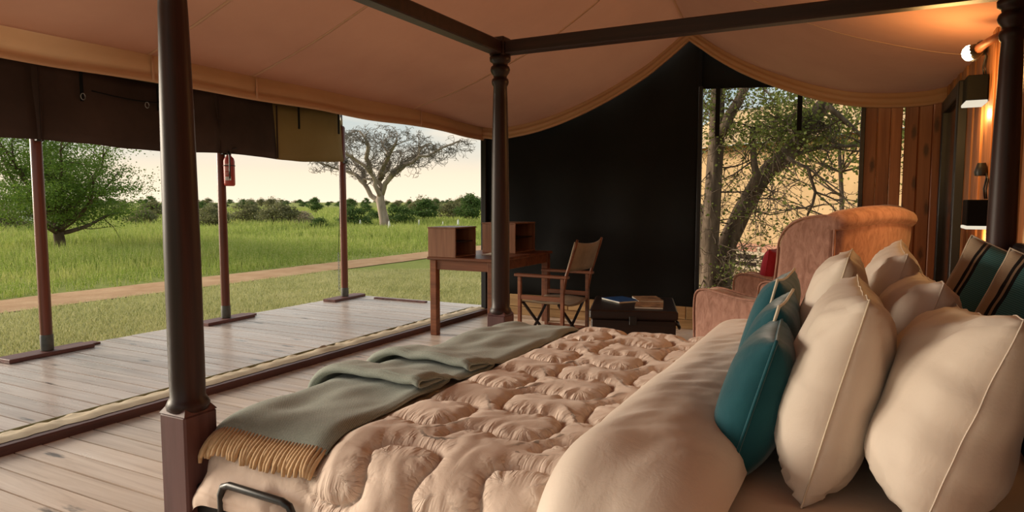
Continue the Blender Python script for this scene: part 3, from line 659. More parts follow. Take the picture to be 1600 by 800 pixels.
for a in aa:
    r = []
    for b in bs:
        h = puff(a, b); b2 = b if b > 1.4 else 1.4 - (1.4 - b) * (1 - .46 * sstep(-1.30, -1.46, a)); p = dr(a, b2, h)
        low = sstep(.52, .36, p[2]); r.append((p[0] + .02 * low * N(a * 9, b * 3), p[1] + (.025 * N(a * 11, b * 3) - .01) * low, p[2]))
    rows.append(r)
mb = MB(); mb.grid(rows)
dv = thing('duvet', 'puffy cream duvet with wavy quilting and a turned down top edge', 'duvet', bo + Vector((0, 0, .40)))
def inb(mb_, base): 
    mb_.v = [(x - base.x, y - base.y, z - base.z) for x, y, z in mb_.v]; return mb_
dbase = Vector(dv.location)
qc = part('quilted_cover', inb(mb, dbase), 'duvet', dv, smooth=True)
for i, nm in enumerate(('stitch_s', 'stitch_d', 'stitch_k')):
    at = qc.data.attributes.new(nm, 'FLOAT', 'POINT'); at.data.foreach_set('value', [q[i] for q in ATT])
# the lower bulge of duvet below the retaining bar
m = MB(); rows = []
for i, x in enumerate(np.linspace(-1.58, -1.345, 24)):
    u = i / 23; e = max(.02, math.sin(PI * min(1, max(0, u))) ** .4)
    rows.append([(x, 1.335 - (.06 + .01 * N(x * 14, 2)) * e * math.cos(t), 0.475 + .045 * e * math.sin(t) + .004 * N(x * 30, t)) for t in np.linspace(-PI / 2, PI / 2, 10)])
m.grid(rows); part('lower_bulge', inb(m, dbase), 'duvet', dv, smooth=True)
# turned down edge
rows = []
XA, XB = -.625, -.235
for b in np.linspace(.93, 3.68, 190):
    r = []
    sh = .02 * N(b * 1.3, 3)
    for j in range(40):
        u = j / 39 * 2 - 1
        w = math.copysign(abs(u) ** .85, u)
        a = (XA + XB) / 2 + w * (XB - XA) / 2 + sh
        hh = .02 + .125 * (max(0, 1 - abs(u) ** 2.6)) ** .55 * (1 + .10 * N(b * 2, u * 1.2)) * (1 - .12 * u)
        hh += .006 * noise.noise(Vector((a * 6 + b * 2, b * 11 - a * 7, 4))) * (1 - u * u) + .0035 * noise.noise(Vector((a * 16, b * 22 - a * 20, 8))) * (1 - u * u)
        r.append(dr(a, b, hh))
    rows.append(r)
m = MB(); m.grid(rows, True); part('turned_down_edge', inb(m, dbase), 'foldcloth', dv, smooth=True)

# ---- throw with pleats and fringe
th = thing('throw_blanket', 'grey green woven throw with tan fringe across the foot of the bed', 'throw', bo + Vector((0, 0, .40)))
def throw_path():   # along the bed's width: (b, lift)
    P = []
    def seg(b0, b1, z0, z1, n):
        for i in range(n): t = i / n; P.append((b0 + (b1 - b0) * t, z0 + (z1 - z0) * t))
    seg(1.37, 1.93, 0, 0, 60)
    for b0, dl in ((1.93, .10), (2.24, .10)):
        seg(b0, b0 + .05, 0, .012, 6)
        for t in np.linspace(-PI / 2, PI / 2, 7): P.append((b0 + .05 + .012 * math.cos(t), .024 + .012 * math.sin(t)))
        seg(b0 + .05, b0 - dl + .02, .037, .034, 10)
        for t in np.linspace(-PI / 2, PI / 2, 9): P.append((b0 - dl + .02 - .016 * math.cos(t), .050 + .016 * math.sin(t)))
        seg(b0 - dl + .02, b0 + .02, .068, .055, 9)
        seg(b0 + .02, b0 + .12, .055, .006, 10)
        if b0 < 2: seg(b0 + .12, 2.24, .006, 0, 18)
        else: seg(b0 + .12, 3.36, .006, 0, 80)
    return P
TP = throw_path()
def throw_pt(u, b, lift):
    skew = -.02 * (b - 2.2)
    a0 = -1.80 + .01 * N(b * 2, 3); a1 = -1.285 + .02 * N(b * 1.4, 11)
    a = a0 + (a1 - a0) * u
    dir_ = 0
    h = .036 + .014 * N(a * 3, b * 3, 7) + .012 * N(a * 3 + b * 5, b * 3.4 - a * 9, 3) + lift - .012 * sstep(.93, 1, u) - .006 * sstep(.06, 0, u)
    p = dr(a, b, h); return (p[0], p[1] - (.05 * (u - .5) if lift > .02 else 0), p[2])
rows = [[throw_pt(u, b, l * (.8 - .1 * u)) for u in np.linspace(0, 1, 44)] for b, l in TP]
m = MB(); m.grid(rows); tbase = Vector(th.location); part('cloth', inb(m, tbase), 'throw', th, smooth=True, solid=.007)
nt_ = 40
for i in range(nt_):
    u = (i + .5) / nt_; p0 = Vector(throw_pt(u, 1.375, 0)); p1 = Vector(throw_pt(u, 1.395, 0)); dvec = (p0 - p1).normalized()
    L = .075 + .015 * random.random(); sw = (random.random() - .5) * .03
    out = Vector((0, -1, 0)); pts = [p0 + Vector((0, 0, .002)) - dvec * .004]
    for k in range(1, 6):
        t = k / 5; pts.append(p0 + dvec * L * t * .75 + Vector((sw * t * t, -.012 * math.sin(t * PI * .8), -.028 * t * t)))
    m = MB(); m.tube([q - tbase for q in pts], [.0045, .0062, .0068, .0072, .0078, .005], 6); part('tassel', m, 'fringe', th, smooth=True)

# ------------------------------------------------------------------ pillows and cushions
def pillow_mesh(name, w, h, t, mat, seed=0, wr=.006, n=34, pinch=.055, sag=.0):
    m = MB(); V = {}; vs = []; fs = []
    def pos(i, j, sgn):
        u, v = i / n * 2 - 1, j / n * 2 - 1
        x = w / 2 * u * (1 - pinch * (1 - v * v) ** 1.0 * abs(u) ** 3 * 1.0) ; z = h / 2 * v * (1 - pinch * (1 - u * u) * abs(v) ** 3)
        f = max(0, (1 - abs(u) ** 3.2) * (1 - abs(v) ** 3.2)) ** .55
        lowb = 1 + sag * (-v) * .5
        th_ = t / 2 * f * lowb
        du = min(1 - abs(u), 1 - abs(v))
        k = math.exp(-du * 5)
        th_ += wr * 1.7 * N(x * 7 + seed, z * 7, sgn * 3 + seed) * f + wr * noise.noise(Vector((x * 30 + seed * 3, z * 11, sgn * 5))) * k * min(1, du * 14) * (abs(u) < abs(v)) + wr * noise.noise(Vector((x * 11, z * 30 + seed, sgn * 7))) * k * min(1, du * 14) * (abs(u) >= abs(v))
        cr = math.hypot(1 - abs(u), 1 - abs(v)); ang = math.atan2(1 - abs(v), 1 - abs(u) + 1e-6)
        th_ += wr * 1.1 * math.sin(ang * 13 + seed) * math.exp(-cr * 2.6) * min(1, du * 10)
        x += wr * .8 * N(z * 14, seed, 9) ; z += wr * .8 * N(x * 14, seed, 19)
        return (x, sgn * th_, z + h / 2)
    for sgn in (1, -1):
        for i in range(n + 1):
            for j in range(n + 1):
                if sgn == -1 and (i in (0, n) or j in (0, n)): V[(i, j, -1)] = V[(i, j, 1)]; continue
                V[(i, j, sgn)] = len(vs); p = pos(i, j, sgn)
                if i in (0, n) or j in (0, n): p = (p[0], 0, p[2])
                vs.append(p)
    for sgn in (1, -1):
        for i in range(n):
            for j in range(n):
                q = (V[(i, j, sgn)], V[(i + 1, j, sgn)], V[(i + 1, j + 1, sgn)], V[(i, j + 1, sgn)]); fs.append(q if sgn == -1 else q[::-1])
    m.add(vs, fs); me = m.mesh(name, mat, True)
    rim = [V[(i, 0, 1)] for i in range(n)] + [V[(n, j, 1)] for j in range(n)] + [V[(i, n, 1)] for i in range(n, 0, -1)] + [V[(0, j, 1)] for j in range(n, 0, -1)]
    return me, [vs[k] for k in rim]
def pillow(name, label, cat, loc, w, h, t, mat, pip, lean, yaw=0, roll=0, seed=0, group=None, wr=.006, pinch=.055, prad=.0018, sag=0, band=None):
    th_ = thing(name, label, cat, loc, 0, group); th_.rotation_euler = (R_(lean), R_(roll), PI / 2 + R_(yaw))
    me, rim = pillow_mesh(name + '_cover', w, h, t, mat, seed, wr, pinch=pinch, sag=sag); link('cover', me, th_)
    m = MB(); m.tube(rim + rim[:1], prad, 6, False); part('piping', m, pip, th_, smooth=True)
    if band:
        pass
    return th_
TZ = .648
# loc is the middle of the lower edge; width runs along the bed's width
gw = 'ivory pillows at the bed head'
pillow('pillow', 'big ivory pillow leaning at the near end of the bed head, in the picture corner', 'pillow', (.09, 1.80, TZ), .64, .465, .27, 'pillow', 'pillow', 20, 4, 6, 1, gw, .013, sag=.25, prad=.0015)
pillow('pillow', 'ivory pillow second in the back row, just behind the big corner pillow', 'pillow', (.06, 2.42, TZ), .60, .47, .24, 'pillow', 'pillow', 15, 2, 2, 2, gw, .013, sag=.2)
pillow('pillow', 'ivory pillow farthest in the back row, below the dark mirror', 'pillow', (.0, 2.94, TZ), .56, .53, .22, 'pillow', 'pillow', 14, 0, -2, 3, gw, .013, sag=.2)
pillow('pillow', 'ivory pillow between the nearest teal cushion and the big corner pillow', 'pillow', (-.12, 1.88, TZ), .56, .49, .22, 'pillow', 'piping', 14, 3, 0, 4, gw, .013, prad=.002, sag=.2)
pillow('pillow', 'ivory pillow behind the teal cushions, its peak against the wing chair', 'pillow', (-.17, 2.43, TZ), .56, .535, .20, 'pillow', 'piping', 14, 0, 1, 5, gw, .013, prad=.002, sag=.2)
gt = 'teal velvet cushions'
pillow('throw_cushion', 'teal velvet cushion nearest the camera at the front of the pillow rows', 'cushion', (-.29, 1.84, TZ), .38, .375, .17, 'teal', 'teal', 16, 4, 0, 6, gt, .004, .08, .0045, .15)
pillow('throw_cushion', 'teal velvet cushion in the middle of the three', 'cushion', (-.31, 2.18, TZ), .40, .41, .15, 'teal', 'piping', 15, 0, 0, 7, gt, .004, .08, .0045, .15)
pillow('throw_cushion', 'teal velvet cushion farthest from the camera, against the armchair arm', 'cushion', (-.35, 2.58, TZ), .42, .44, .15, 'teal', 'piping', 14, -2, 0, 8, gt, .004, .08, .0045, .15)
gs = 'banded cushions against the headboard'
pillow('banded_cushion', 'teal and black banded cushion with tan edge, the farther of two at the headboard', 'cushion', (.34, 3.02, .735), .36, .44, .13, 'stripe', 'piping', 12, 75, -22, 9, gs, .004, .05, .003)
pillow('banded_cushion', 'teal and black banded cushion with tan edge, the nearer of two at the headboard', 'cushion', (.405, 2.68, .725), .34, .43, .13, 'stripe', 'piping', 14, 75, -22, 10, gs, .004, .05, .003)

# ------------------------------------------------------------------ wing armchairs
def arc_outline(pts, r=.05, n=4):
    out = []; L = len(pts)
    for i in range(L):
        p = Vector((*pts[i], 0)); a = Vector((*pts[i - 1], 0)); b = Vector((*pts[(i + 1) % L], 0))
        ra = min(r, (a - p).length * .45); rb = min(r, (b - p).length * .45); q0 = p + (a - p).normalized() * ra; q1 = p + (b - p).normalized() * rb
        for k in range(n + 1):
            t = k / n; q = q0 * (1 - t) ** 2 + p * 2 * t * (1 - t) + q1 * t * t; out.append((q.x, q.y))
    return out
def wing_chair(label, loc, rz, group):
    t = thing('wing_armchair', label, 'armchair', loc, rz, group)
    side = arc_outline([(.98, .13), (1.0, .58), (.99, .70), (.90, .725), (.62, .685), (.46, .685), (.37, .76), (.345, 1.0), (.345, 1.08), (.29, 1.18), (.18, 1.235), (.04, 1.25), (-.02, 1.24), (-.01, .7), (.03, .13)], .07)
    for s in (1, -1):
        y0, y1 = (.30, .45) if s > 0 else (-.45, -.30)
        m = MB(); m.extrude(side, y0, y1); sp_ = part('side_panel', m, 'chair', t, bevel=.035)
        for yy in (.452 * s, .298 * s):
            m = MB(); m.tube([(x, yy - .006 * (1 if abs(yy) > .4 else -1) * s, z) for x, z in side[3:-6]], .0075, 6); part('piping', m, 'chair', sp_, smooth=True)
    # back slab, curved in plan and slightly reclined
    rows = []
    for y in np.linspace(-.44, .44, 23):
        c = .06 * (1 - (y / .44) ** 2); zt = 1.235 + .035 * (1 - (y / .44) ** 2)
        ring = [(.06 - c, .14), (-.01 - c, .15), (-.015 - c, .6), (-.03 - c, .98), (-.05 - c, 1.08), (-.06 - c, zt - .02), (.0 - c, zt + .01), (.12 - c * .4, zt - .02), (.17 - c * .4, zt - .12), (.20, .7), (.26, .45)]
        rows.append([(x, y, z) for x, z in ring + ring[:1]])
    m = MB(); m.grid(rows); n = len(rows[0]); o_ = len(m.v) - n; m.f.append(tuple(range(n - 1))); m.f.append(tuple(range(o_ + n - 2, o_ - 1, -1)))
    part('backrest', m, 'chair', t, smooth=True, sub=1)
    # rolled top
    rows = []
    for y in np.linspace(-.455, .455, 27):
        k = 1 - (y / .455) ** 2; c = .06 * k; r = .062 * (.62 + .38 * min(1, k * 5)) ; cx, czz = -.045 - c * .9, 1.205 + .04 * k
        rows.append([(cx + 1.45 * r * math.cos(a) + .045, y, czz + r * math.sin(a)) for a in np.linspace(0, 2 * PI, 17)])
    m = MB(); m.grid(rows); n = 17; o_ = len(m.v) - n; m.f.append(tuple(range(n - 1))); m.f.append(tuple(range(o_ + n - 2, o_ - 1, -1))); part('rolled_top', m, 'chair', t, smooth=True)
    m = MB(); m.tube([(-.028 - .06 * (1 - (y / .44) ** 2), y, .99) for y in np.linspace(-.43, .43, 15)], .006, 6); part('back_seam', m, 'chair', t, smooth=True)
    m = MB(); m.box(.05, .97, -.31, .31, .14, .44, .03); part('seat_base', m, 'chair', t, bevel=.02)
    m = MB(); m.box(.20, 1.12, -.30, .30, .44, .60, .04); part('seat_cushion', m, 'chair', t, bevel=.035)
    for x in (.1, .9):
        for y in (-.38, .38): m = MB(); m.lathe([(.018, 0), (.022, .02), (.03, .14)], 10, (x, y, 0)); part('leg', m, 'darkwood', t, auto=40)
    return t
wc1 = wing_chair('big rose tan wing armchair seen from behind, just past the bed', (.024, 4.791, 0), R_(153), 'rose tan wing armchairs')
wc2 = copy_tree(wc1); wc2['label'] = 'second wing armchair mostly hidden behind the big one, only its arm showing'
wc2.location = (.094, 6.1, 0); wc2.rotation_euler = (0, 0, R_(160))
pillow('red_cushion', 'crimson cushion standing on the seat of the second, farther armchair', 'cushion', (-.73, 6.20, .605), .38, .33, .14, 'red', 'red', 8, -8, 0, 12, None, .003, .07, .004)

# ------------------------------------------------------------------ desk, its boxes, director chair
DX0, DX1, DY0, DY1, DZ = -3.83, -3.10, 5.57, 6.86, .785
dk_ = thing('writing_desk', 'reddish wooden writing desk standing by the open tent front', 'desk', ((DX0 + DX1) / 2, (DY0 + DY1) / 2, 0)); w2, d2 = (DX1 - DX0) / 2, (DY1 - DY0) / 2
m = MB(); m.box(-w2 - .02, w2 + .02, -d2 - .02, d2 + .02, DZ - .028, DZ, .005); part('desk_top', m, 'desk', dk_)
for sx in (-1, 1):
    for sy in (-1, 1):
        x, y = sx * (w2 - .037), sy * (d2 - .037); m = MB(); m.box(x - .036, x + .036, y - .036, y + .036, 0, DZ - .028, .004); part('leg', m, 'desk', dk_)
for sy in (-1, 1): m = MB(); m.box(-w2 + .07, w2 - .07, sy * (d2 - .03) - .012, sy * (d2 - .03) + .012, DZ - .125, DZ - .028, .003); part('apron', m, 'desk', dk_)
for sx in (-1, 1): m = MB(); m.box(sx * (w2 - .03) - .012, sx * (w2 - .03) + .012, -d2 + .07, d2 - .07, DZ - .125, DZ - .028, .003); part('apron', m, 'desk', dk_)
def letterbox(label, x0, x1, y0, y1, h, group):
    t = thing('desk_box', label, 'box', ((x0 + x1) / 2, (y0 + y1) / 2, DZ + .001), group=group); a, b = (x1 - x0) / 2, (y1 - y0) / 2; k = .014
    for nm, bx in (('side_panel', (-a, a, -b, -b + k, 0, h - k)), ('side_panel', (-a, a, b - k, b, 0, h - k)), ('back_panel', (-a, -a + k, -b + k, b - k, 0, h - k)), ('bottom_panel', (-a + k, a - .004, -b + k, b - k, 0, k)), ('top_panel', (-a - .004, a + .004, -b - .004, b + .004, h - k, h))):
        m = MB(); m.box(*bx, .002); part(nm, m, 'deskbox', t)
    m = MB(); m.box(-a + k, a - .03, -b + k, b - k, h * .5 - .005, h * .5 + .005, .001); part('shelf', m, 'darkwood', t)
    m = MB(); m.box(-a + k, -a + k + .006, -b + k, b - k, k, h - k); part('lining', m, 'blackwood', t)
gb = 'open wooden boxes on the desk'
letterbox('brown wooden box with a black open side on the near end of the desk', -3.84, -3.52, 5.56, 5.95, .295, gb)
letterbox('brown wooden box on the far part of the desk beside the bedpost', -3.66, -3.26, 6.32, 6.80, .32, gb)
m = MB(); m.box(-.105, .105, -.15, .15, 0, .006); o = part('notepad', m, 'paper', None, loc=(-3.38, 6.12, DZ + .001), rot=(0, 0, .2)); tag(o, 'pale notepad lying on the desk between the two boxes', 'notepad')

dc = thing('director_chair', 'folding wooden director chair with canvas seat and back at the desk', 'chair', (-2.50, 5.62, 0), R_(-4))
# local: faces -x
for sy in (-1, 1):
    y = sy * .25
    for x in (-.215, .215): m = MB(); m.box(x - .016, x + .016, y - .014, y + .014, .03, .665, .003); part('leg', m, 'desk', dc)
    m = MB(); m.box(-.26, .27, y - .03, y + .03, .665, .69, .005); part('armrest', m, 'desk', dc)
    m = MB(); m.box(-.2, .2, y - .011, y + .011, .46, .50, .003); part('side_rail', m, 'desk', dc)
    m = MB(); m.box(-.24, .24, y - .016, y + .016, .0, .032, .004); part('floor_rail', m, 'desk', dc)
    m = MB(); m.box(-.2, .2, y - .011, y + .011, .14, .175, .003); part('side_rail', m, 'desk', dc)
    m = MB(); m.tube([(.215, y, .50), (.25, y, .69), (.34, y, .96), (.355, y, 1.005)], [.014, .015, .014, .011], 8); part('back_post', m, 'desk', dc, smooth=True)
for x in (-.18, .18):
    for s in (-1, 1):
        m = MB(); m.tube([(x + .012 * s, -.23 * s, .05), (x + .012 * s, .23 * s, .43)], .014, 6); part('cross_leg', m, 'darkwood', dc)
    m = MB(); m.box(x - .012, x + .012, -.24, .24, .14, .165, .003); part('stretcher', m, 'desk', dc)
m = MB(); m.grid([[(x, y, .445 - .035 * (1 - (y / .25) ** 2) + .012 * N(x * 6, y * 6)) for y in np.linspace(-.25, .25, 14)] for x in np.linspace(-.22, .22, 12)]); part('canvas_seat', m, 'chaircanvas', dc, smooth=True, solid=.008)
m = MB(); m.grid([[(.262 + .30 * (z - .73) + .03 * (1 - (y / .25) ** 2), y, z + .02 * (1 - (y / .25) ** 2) * (-1 if z > .9 else 0)) for y in np.linspace(-.262, .262, 14)] for z in np.linspace(.73, .985, 8)]); part('canvas_back', m, 'chaircanvas', dc, smooth=True, solid=.012)

# ------------------------------------------------------------------ chest with magazines
ch = thing('storage_chest', 'nearly black wooden chest used as a low table by the armchair', 'chest', (-1.72, 5.52, 0), R_(17))
m = MB(); m.box(-.33, .33, -.40, .40, .03, .40, .01); part('body', m, 'darkwood', ch)
m = MB(); m.box(-.345, .345, -.415, .415, .402, .475, .012); part('lid', m, 'darkwood', ch)
for z in (.10, .25): m = MB(); m.box(-.335, .335, -.408, -.40, z, z + .03, .002); part('batten', m, 'blackwood', ch)
for sx in (-1, 1):
    for sy in (-1, 1): m = MB(); m.lathe([(.03, 0), (.035, .015), (.03, .03)], 10, (sx * .28, sy * .35, 0)); part('foot', m, 'blackwood', ch, auto=40)
m = MB(); m.tube([(.345, -.10, .33), (.375, -.09, .30), (.38, 0, .27), (.375, .09, .30), (.345, .10, .33)], .012, 8); part('handle', m, 'blackmetal', ch, smooth=True)
m = MB(); m.box(-.03, .03, -.422, -.412, .36, .43, .003); part('latch', m, 'blackmetal', ch)
def mag(label, x, y, z, w, h, t, rz, mat, group='magazines on the chest'):
    t_ = thing('magazine', label, 'magazine', (x, y, z), rz, group)
    m = MB(); m.box(-w / 2, w / 2, -h / 2, h / 2, .001, t - .001); part('pages', m, 'paper', t_)
    m = MB(); m.box(-w / 2 - .002, w / 2 + .002, -h / 2 - .002, h / 2 + .002, t - .001, t + .001); part('cover', m, mat, t_)
mag('blue covered magazine lying on the dark chest', -1.86, 5.60, .476, .21, .28, .014, .9, 'bookblue')
mag('thick magazine lying in the middle of the dark chest', -1.66, 5.72, .476, .21, .28, .018, .5, 'bookbrown')
mag('patterned magazine on the chest edge toward the bed', -1.55, 5.40, .476, .22, .29, .014, .25, 'bookbrown')

# ------------------------------------------------------------------ things on the plank wall
mi = thing('wall_mirror', 'tall dark mirror in a thick black frame on the plank wall', 'mirror', (XW - .012, 6.22, .33))
for nm, bx in (('frame_side', (-.04, .02, -.60, -.48, 0, 1.83)), ('frame_side', (-.04, .02, .48, .60, 0, 1.83)), ('frame_top', (-.04, .02, -.48, .48, 1.73, 1.83)), ('frame_bottom', (-.04, .02, -.48, .48, 0, .10))):
    m = MB(); m.box(*bx, .006); part(nm, m, 'glassframe', mi)
m = MB(); m.box(-.005, .004, -.48, .48, .10, 1.73); part('mirror_glass', m, 'mirror', mi)

sp_ = thing('spot_lamp', 'lit round spot lamp on a wooden bracket under the canvas eave', 'lamp', (XW - .006, 4.12, 2.15))
LP = Vector((.456, 4.33, 2.105)) - Vector(sp_.location)
m = MB(); m.box(-.02, .012, -.05, .05, -.05, .05, .004); part('wall_plate', m, 'desk', sp_)
m = MB(); m.tube([(-.01, 0, .0), tuple(LP * .55 + Vector((0, 0, .01))), tuple(LP * .86)], [.02, .02, .024], 10); part('bracket_arm', m, 'desk', sp_, smooth=True)
hd = LP.normalized()
m = MB(); m.tube([tuple(LP * .80), tuple(LP * .88), tuple(LP * 1.0)], [.028, .040, .046], 16); part('lamp_head', m, 'blackmetal', sp_, smooth=True)
m = MB(); c = LP * 1.0 + Vector((-.006, -.01, 0)); m.lathe([(.004, -.042), (.022, -.036), (.036, -.02), (.041, 0), (.036, .02), (.022, .036), (.004, .042)], 16, tuple(c)); part('bulb', m, 'bulb', sp_, smooth=True)
pl = bpy.data.lights.new('spot_lamp_light', 'POINT'); pl.energy = 12; pl.color = (1.0, .55, .17); pl.shadow_soft_size = .12
plo = bpy.data.objects.new('spot_lamp_light', pl); col.objects.link(plo); plo.parent = sp_; plo.location = LP + Vector((-.12, -.02, -.17))

def box_sconce(label, y, z, drop):
    t = thing('box_sconce', label, 'lamp', (XW - .004, y, z), group='black box wall lamps')
    m = MB(); m.box(-.10, 0, -.10, .10, 0, .14, .004); part('housing', m, 'matteblack', t)
    m = MB(); m.box(-.104, 0.0, -.104, .104, -.018, -.001, .003); part('light_slot', m, 'glow', t)
    m = MB(); m.tube([(-.006, .04, .145), (-.012, .05, .20), (-.004, .035, .26), (-.012, .02, .30)], .005, 5); part('cable', m, 'blackmetal', t, smooth=True)
    m = MB(); m.tube([(-.006, -.03, .145), (-.012, -.035, .19), (-.004, -.02, .25), (-.012, .01, .29)], .004, 5); part('cable', m, 'blackmetal', t, smooth=True)
    m = MB(); m.lathe([(.03, 0), (.034, .02), (.026, .05), (.02, .07)], 12, (-.03, .03, .27)); part('socket', m, 'blackmetal' if not drop else 'blackmetal', t, auto=40)
    pl = bpy.data.lights.new('box_sconce_light', 'POINT'); pl.energy = 3.0; pl.color = (1.0, .62, .25); pl.shadow_soft_size = .03
    plo = bpy.data.objects.new('box_sconce_light', pl); col.objects.link(plo); plo.parent = t; plo.location = (-.06, 0, -.07)
box_sconce('black box wall lamp with a lit slot, high on the plank wall', 4.74, 1.90, False)
box_sconce('black box wall lamp low on the plank wall by the banded cushions', 4.46, 1.20, True)

# ------------------------------------------------------------------ vegetation helpers
def tri_mesh(name, V, F, mat):
    me = bpy.data.meshes.new(name); me.vertices.add(len(V)); me.vertices.foreach_set('co', np.asarray(V, dtype=np.float32).ravel())
    F = np.asarray(F, dtype=np.int32); n, k = F.shape; me.loops.add(n * k); me.loops.foreach_set('vertex_index', F.ravel()); me.polygons.add(n)
    me.polygons.foreach_set('loop_start', np.arange(0, n * k, k, dtype=np.int32)); me.polygons.foreach_set('loop_total', np.full(n, k, dtype=np.int32))
    me.materials.append(MAT[mat]); me.update(calc_edges=True); me.validate(); return me
def leaves(points, size, r, squash=.6, droop=0.0):
    """one narrow kite-shaped leaf spray per point"""
    P = np.asarray(points, dtype=float); n = len(P)
    d = r.normal(size=(n, 3)); d[:, 2] = d[:, 2] * squash - droop; d /= np.linalg.norm(d, axis=1)[:, None]
    u = np.cross(d, r.normal(size=(n, 3))); u /= np.linalg.norm(u, axis=1)[:, None]
    L = size * r.uniform(.6, 1.5, n)[:, None]; W = L * r.uniform(.22, .42, n)[:, None]
    V = np.stack([P, P + d * L * .5 + u * W, P + d * L, P + d * L * .5 - u * W], 1).reshape(-1, 3)
    return V, np.arange(4 * n).reshape(n, 4)
def blades(px, py, pz, h, w, r, lean=.35):
    n = len(px); a = r.uniform(0, 2 * PI, n); b = r.uniform(0, 2 * PI, n); hh = h * r.uniform(.5, 1.3, n); k = r.uniform(.05, lean, n) * hh
    base = np.stack([px, py, pz], 1); s = np.stack([np.cos(a), np.sin(a), np.zeros(n)], 1) * (w * r.uniform(.6, 1.4, n))[:, None]
    tip = base + np.stack([np.cos(b) * k, np.sin(b) * k, hh], 1)
    V = np.stack([base - s, base + s, tip], 1).reshape(-1, 3); return V, np.arange(3 * n).reshape(n, 3)
def wedge(n, r, a0, a1, d0, d1, p=1.0):
    """points seen from the tent between two bearings (radians from +Y towards -X)"""
    a = r.uniform(a0, a1, n); d = (d0 ** p + (d1 ** p - d0 ** p) * r.uniform(0, 1, n)) ** (1 / p); return -np.sin(a) * d, np.cos(a) * d
def gz(x, y): return GZ - .02 + 0 * x

r = np.random.default_rng(3)
x, y = wedge(150000, r, R_(24), R_(72), 7.0, 16.5, 1.2); k = ((x < -6.6) | (y > 7.6)) & (x > -11.15) & (x < -1.7 - .35 * y)
k &= ~((x > -6.7) & (y < 7.6)); V, F = blades(x[k], y[k], np.full(k.sum(), GZ - .02), .065, .0075, r, .9)
o = link('lawn_grass', tri_mesh('lawn_grass', V, F, 'lawn')); tag(o, 'short dry lawn grass between the deck and the dirt path', 'grass', kind='stuff')
x, y = wedge(150000, r, R_(22), R_(72), 12.5, 52, .75); k = (x < -12.85) & (r.uniform(size=len(x)) < .25 + .75 * np.clip((np.array([N(a * .35, b * .35) for a, b in zip(x, y)]) + .35) * 1.6, 0, 1))
x, y = x[k], y[k]; hh = .16 + .20 * np.clip((-12.8 - x) / 3.5, 0, 1); hh *= .6 + .9 * np.clip(np.array([N(a * .22, b * .22, 9) for a, b in zip(x, y)]) + .5, 0, 1); dist = np.hypot(x, y)
V, F = blades(x, y, np.full(len(x), GZ - .03), hh, .007 + .0011 * (dist - 12), r, .5)
o = link('tall_grass', tri_mesh('tall_grass', V, F, 'tallgrass')); tag(o, 'tall green grass on the far side of the dirt path', 'grass', kind='stuff')
x, y = wedge(60000, r, R_(18), R_(72), 54, 170, .6)
V, F = blades(x, y, np.full(len(x), GZ - .05), .42, .09, r, .5)
o = link('far_grass', tri_mesh('far_grass', V, F, 'tallgrass')); tag(o, 'distant rough grass among the bushes of the plain', 'grass', kind='stuff')

def rvec(): return Vector((random.gauss(0, 1), random.gauss(0, 1), random.gauss(0, 1)))
def walk(p, d, L, n, jit, up, flat=0):
    pts = [p.copy()]; d = d.normalized()
    for i in range(n):
        d = d + rvec() * jit + Vector((0, 0, up)); d.z *= (1 - flat); d.normalize(); p = p + d * (L / n); pts.append(p.copy())
    return pts, d

# ------------------------------------------------------------------ bushy acacia beyond the path
def acacia(loc, label):
    random.seed(4); r = np.random.default_rng(8); t = thing('acacia_tree', label, 'tree', loc)
    m = MB(); tr = [Vector((0, 0, -.05)), Vector((.03, .02, .35)), Vector((-.02, 0, .75)), Vector((.03, .02, 1.05))]; m.tube(tr, [.20, .16, .14, .13], 9); part('trunk', m, 'barkdark', t, smooth=True)
    m = MB(); tips = []
    for i in range(15):
        a = i * 2.4 + random.random() * .5; el = random.uniform(.35, 1.3); d = Vector((math.cos(a) * math.cos(el), math.sin(a) * math.cos(el), math.sin(el) * .9))
        L = 2.5 + random.random() * .7; pts, dd = walk(Vector((0, 0, .6 + random.random() * .5)), d, L, 8, .12, .0); m.tube(pts, [.075 * (1 - k / 9.5) + .008 for k in range(9)], 6)
        for q in range(7):
            j = random.randint(2, 8); p = pts[j]; d2 = (dd + rvec() * .55); d2.z = d2.z * .5 + .05; p2, _ = walk(p, d2, random.uniform(.7, 1.5), 5, .18, .0); m.tube(p2, [.022, .018, .014, .011, .008, .005], 4); tips += [p2[2], p2[3], p2[4], p2[5]]
        tips += pts[4:]
    part('branches', m, 'barkdark', t, smooth=True)
    # foliage in flat layered sprays inside a wide dome
    C = []
    for p in tips: C.append((p.x, p.y, p.z))
    for i in range(170):
        a = r.uniform(0, 2 * PI); q = math.sqrt(r.uniform(0, 1)); zz = r.uniform(0, 1)
        rad = 3.15 * (1 - .75 * max(0, zz - .30) ** 1.6) * (.55 + .45 * min(1, zz / .22)); C.append((q * rad * math.cos(a), q * rad * math.sin(a), .85 + 3.3 * zz + .0))
    C = np.array(C); pts = []
    for c in C:
        k = r.integers(55, 125); s = r.uniform(.20, .42); out = np.array([c[0], c[1], 0]); nrm = np.linalg.norm(out) + 1e-6; out /= nrm
        u = r.normal(size=(k, 3)) * np.array([s, s, s * .30]); el = (r.uniform(-1, 1, k) * s)[:, None] * (out * .9 + np.array([0, 0, .12])); pts.append(c + u + el)
    pts = np.concatenate(pts); keep = (pts[:, 2] > .75 + .25 * r.uniform(size=len(pts))); pts = pts[keep]
    V, F = leaves(pts, .058, r, .5); o = link('foliage', tri_mesh('acacia_foliage', V, F, 'leafA'), t); o['kind'] = 'stuff'
acacia((-22.6, 12.35, GZ), 'bushy green acacia tree standing in the grass beyond the path')

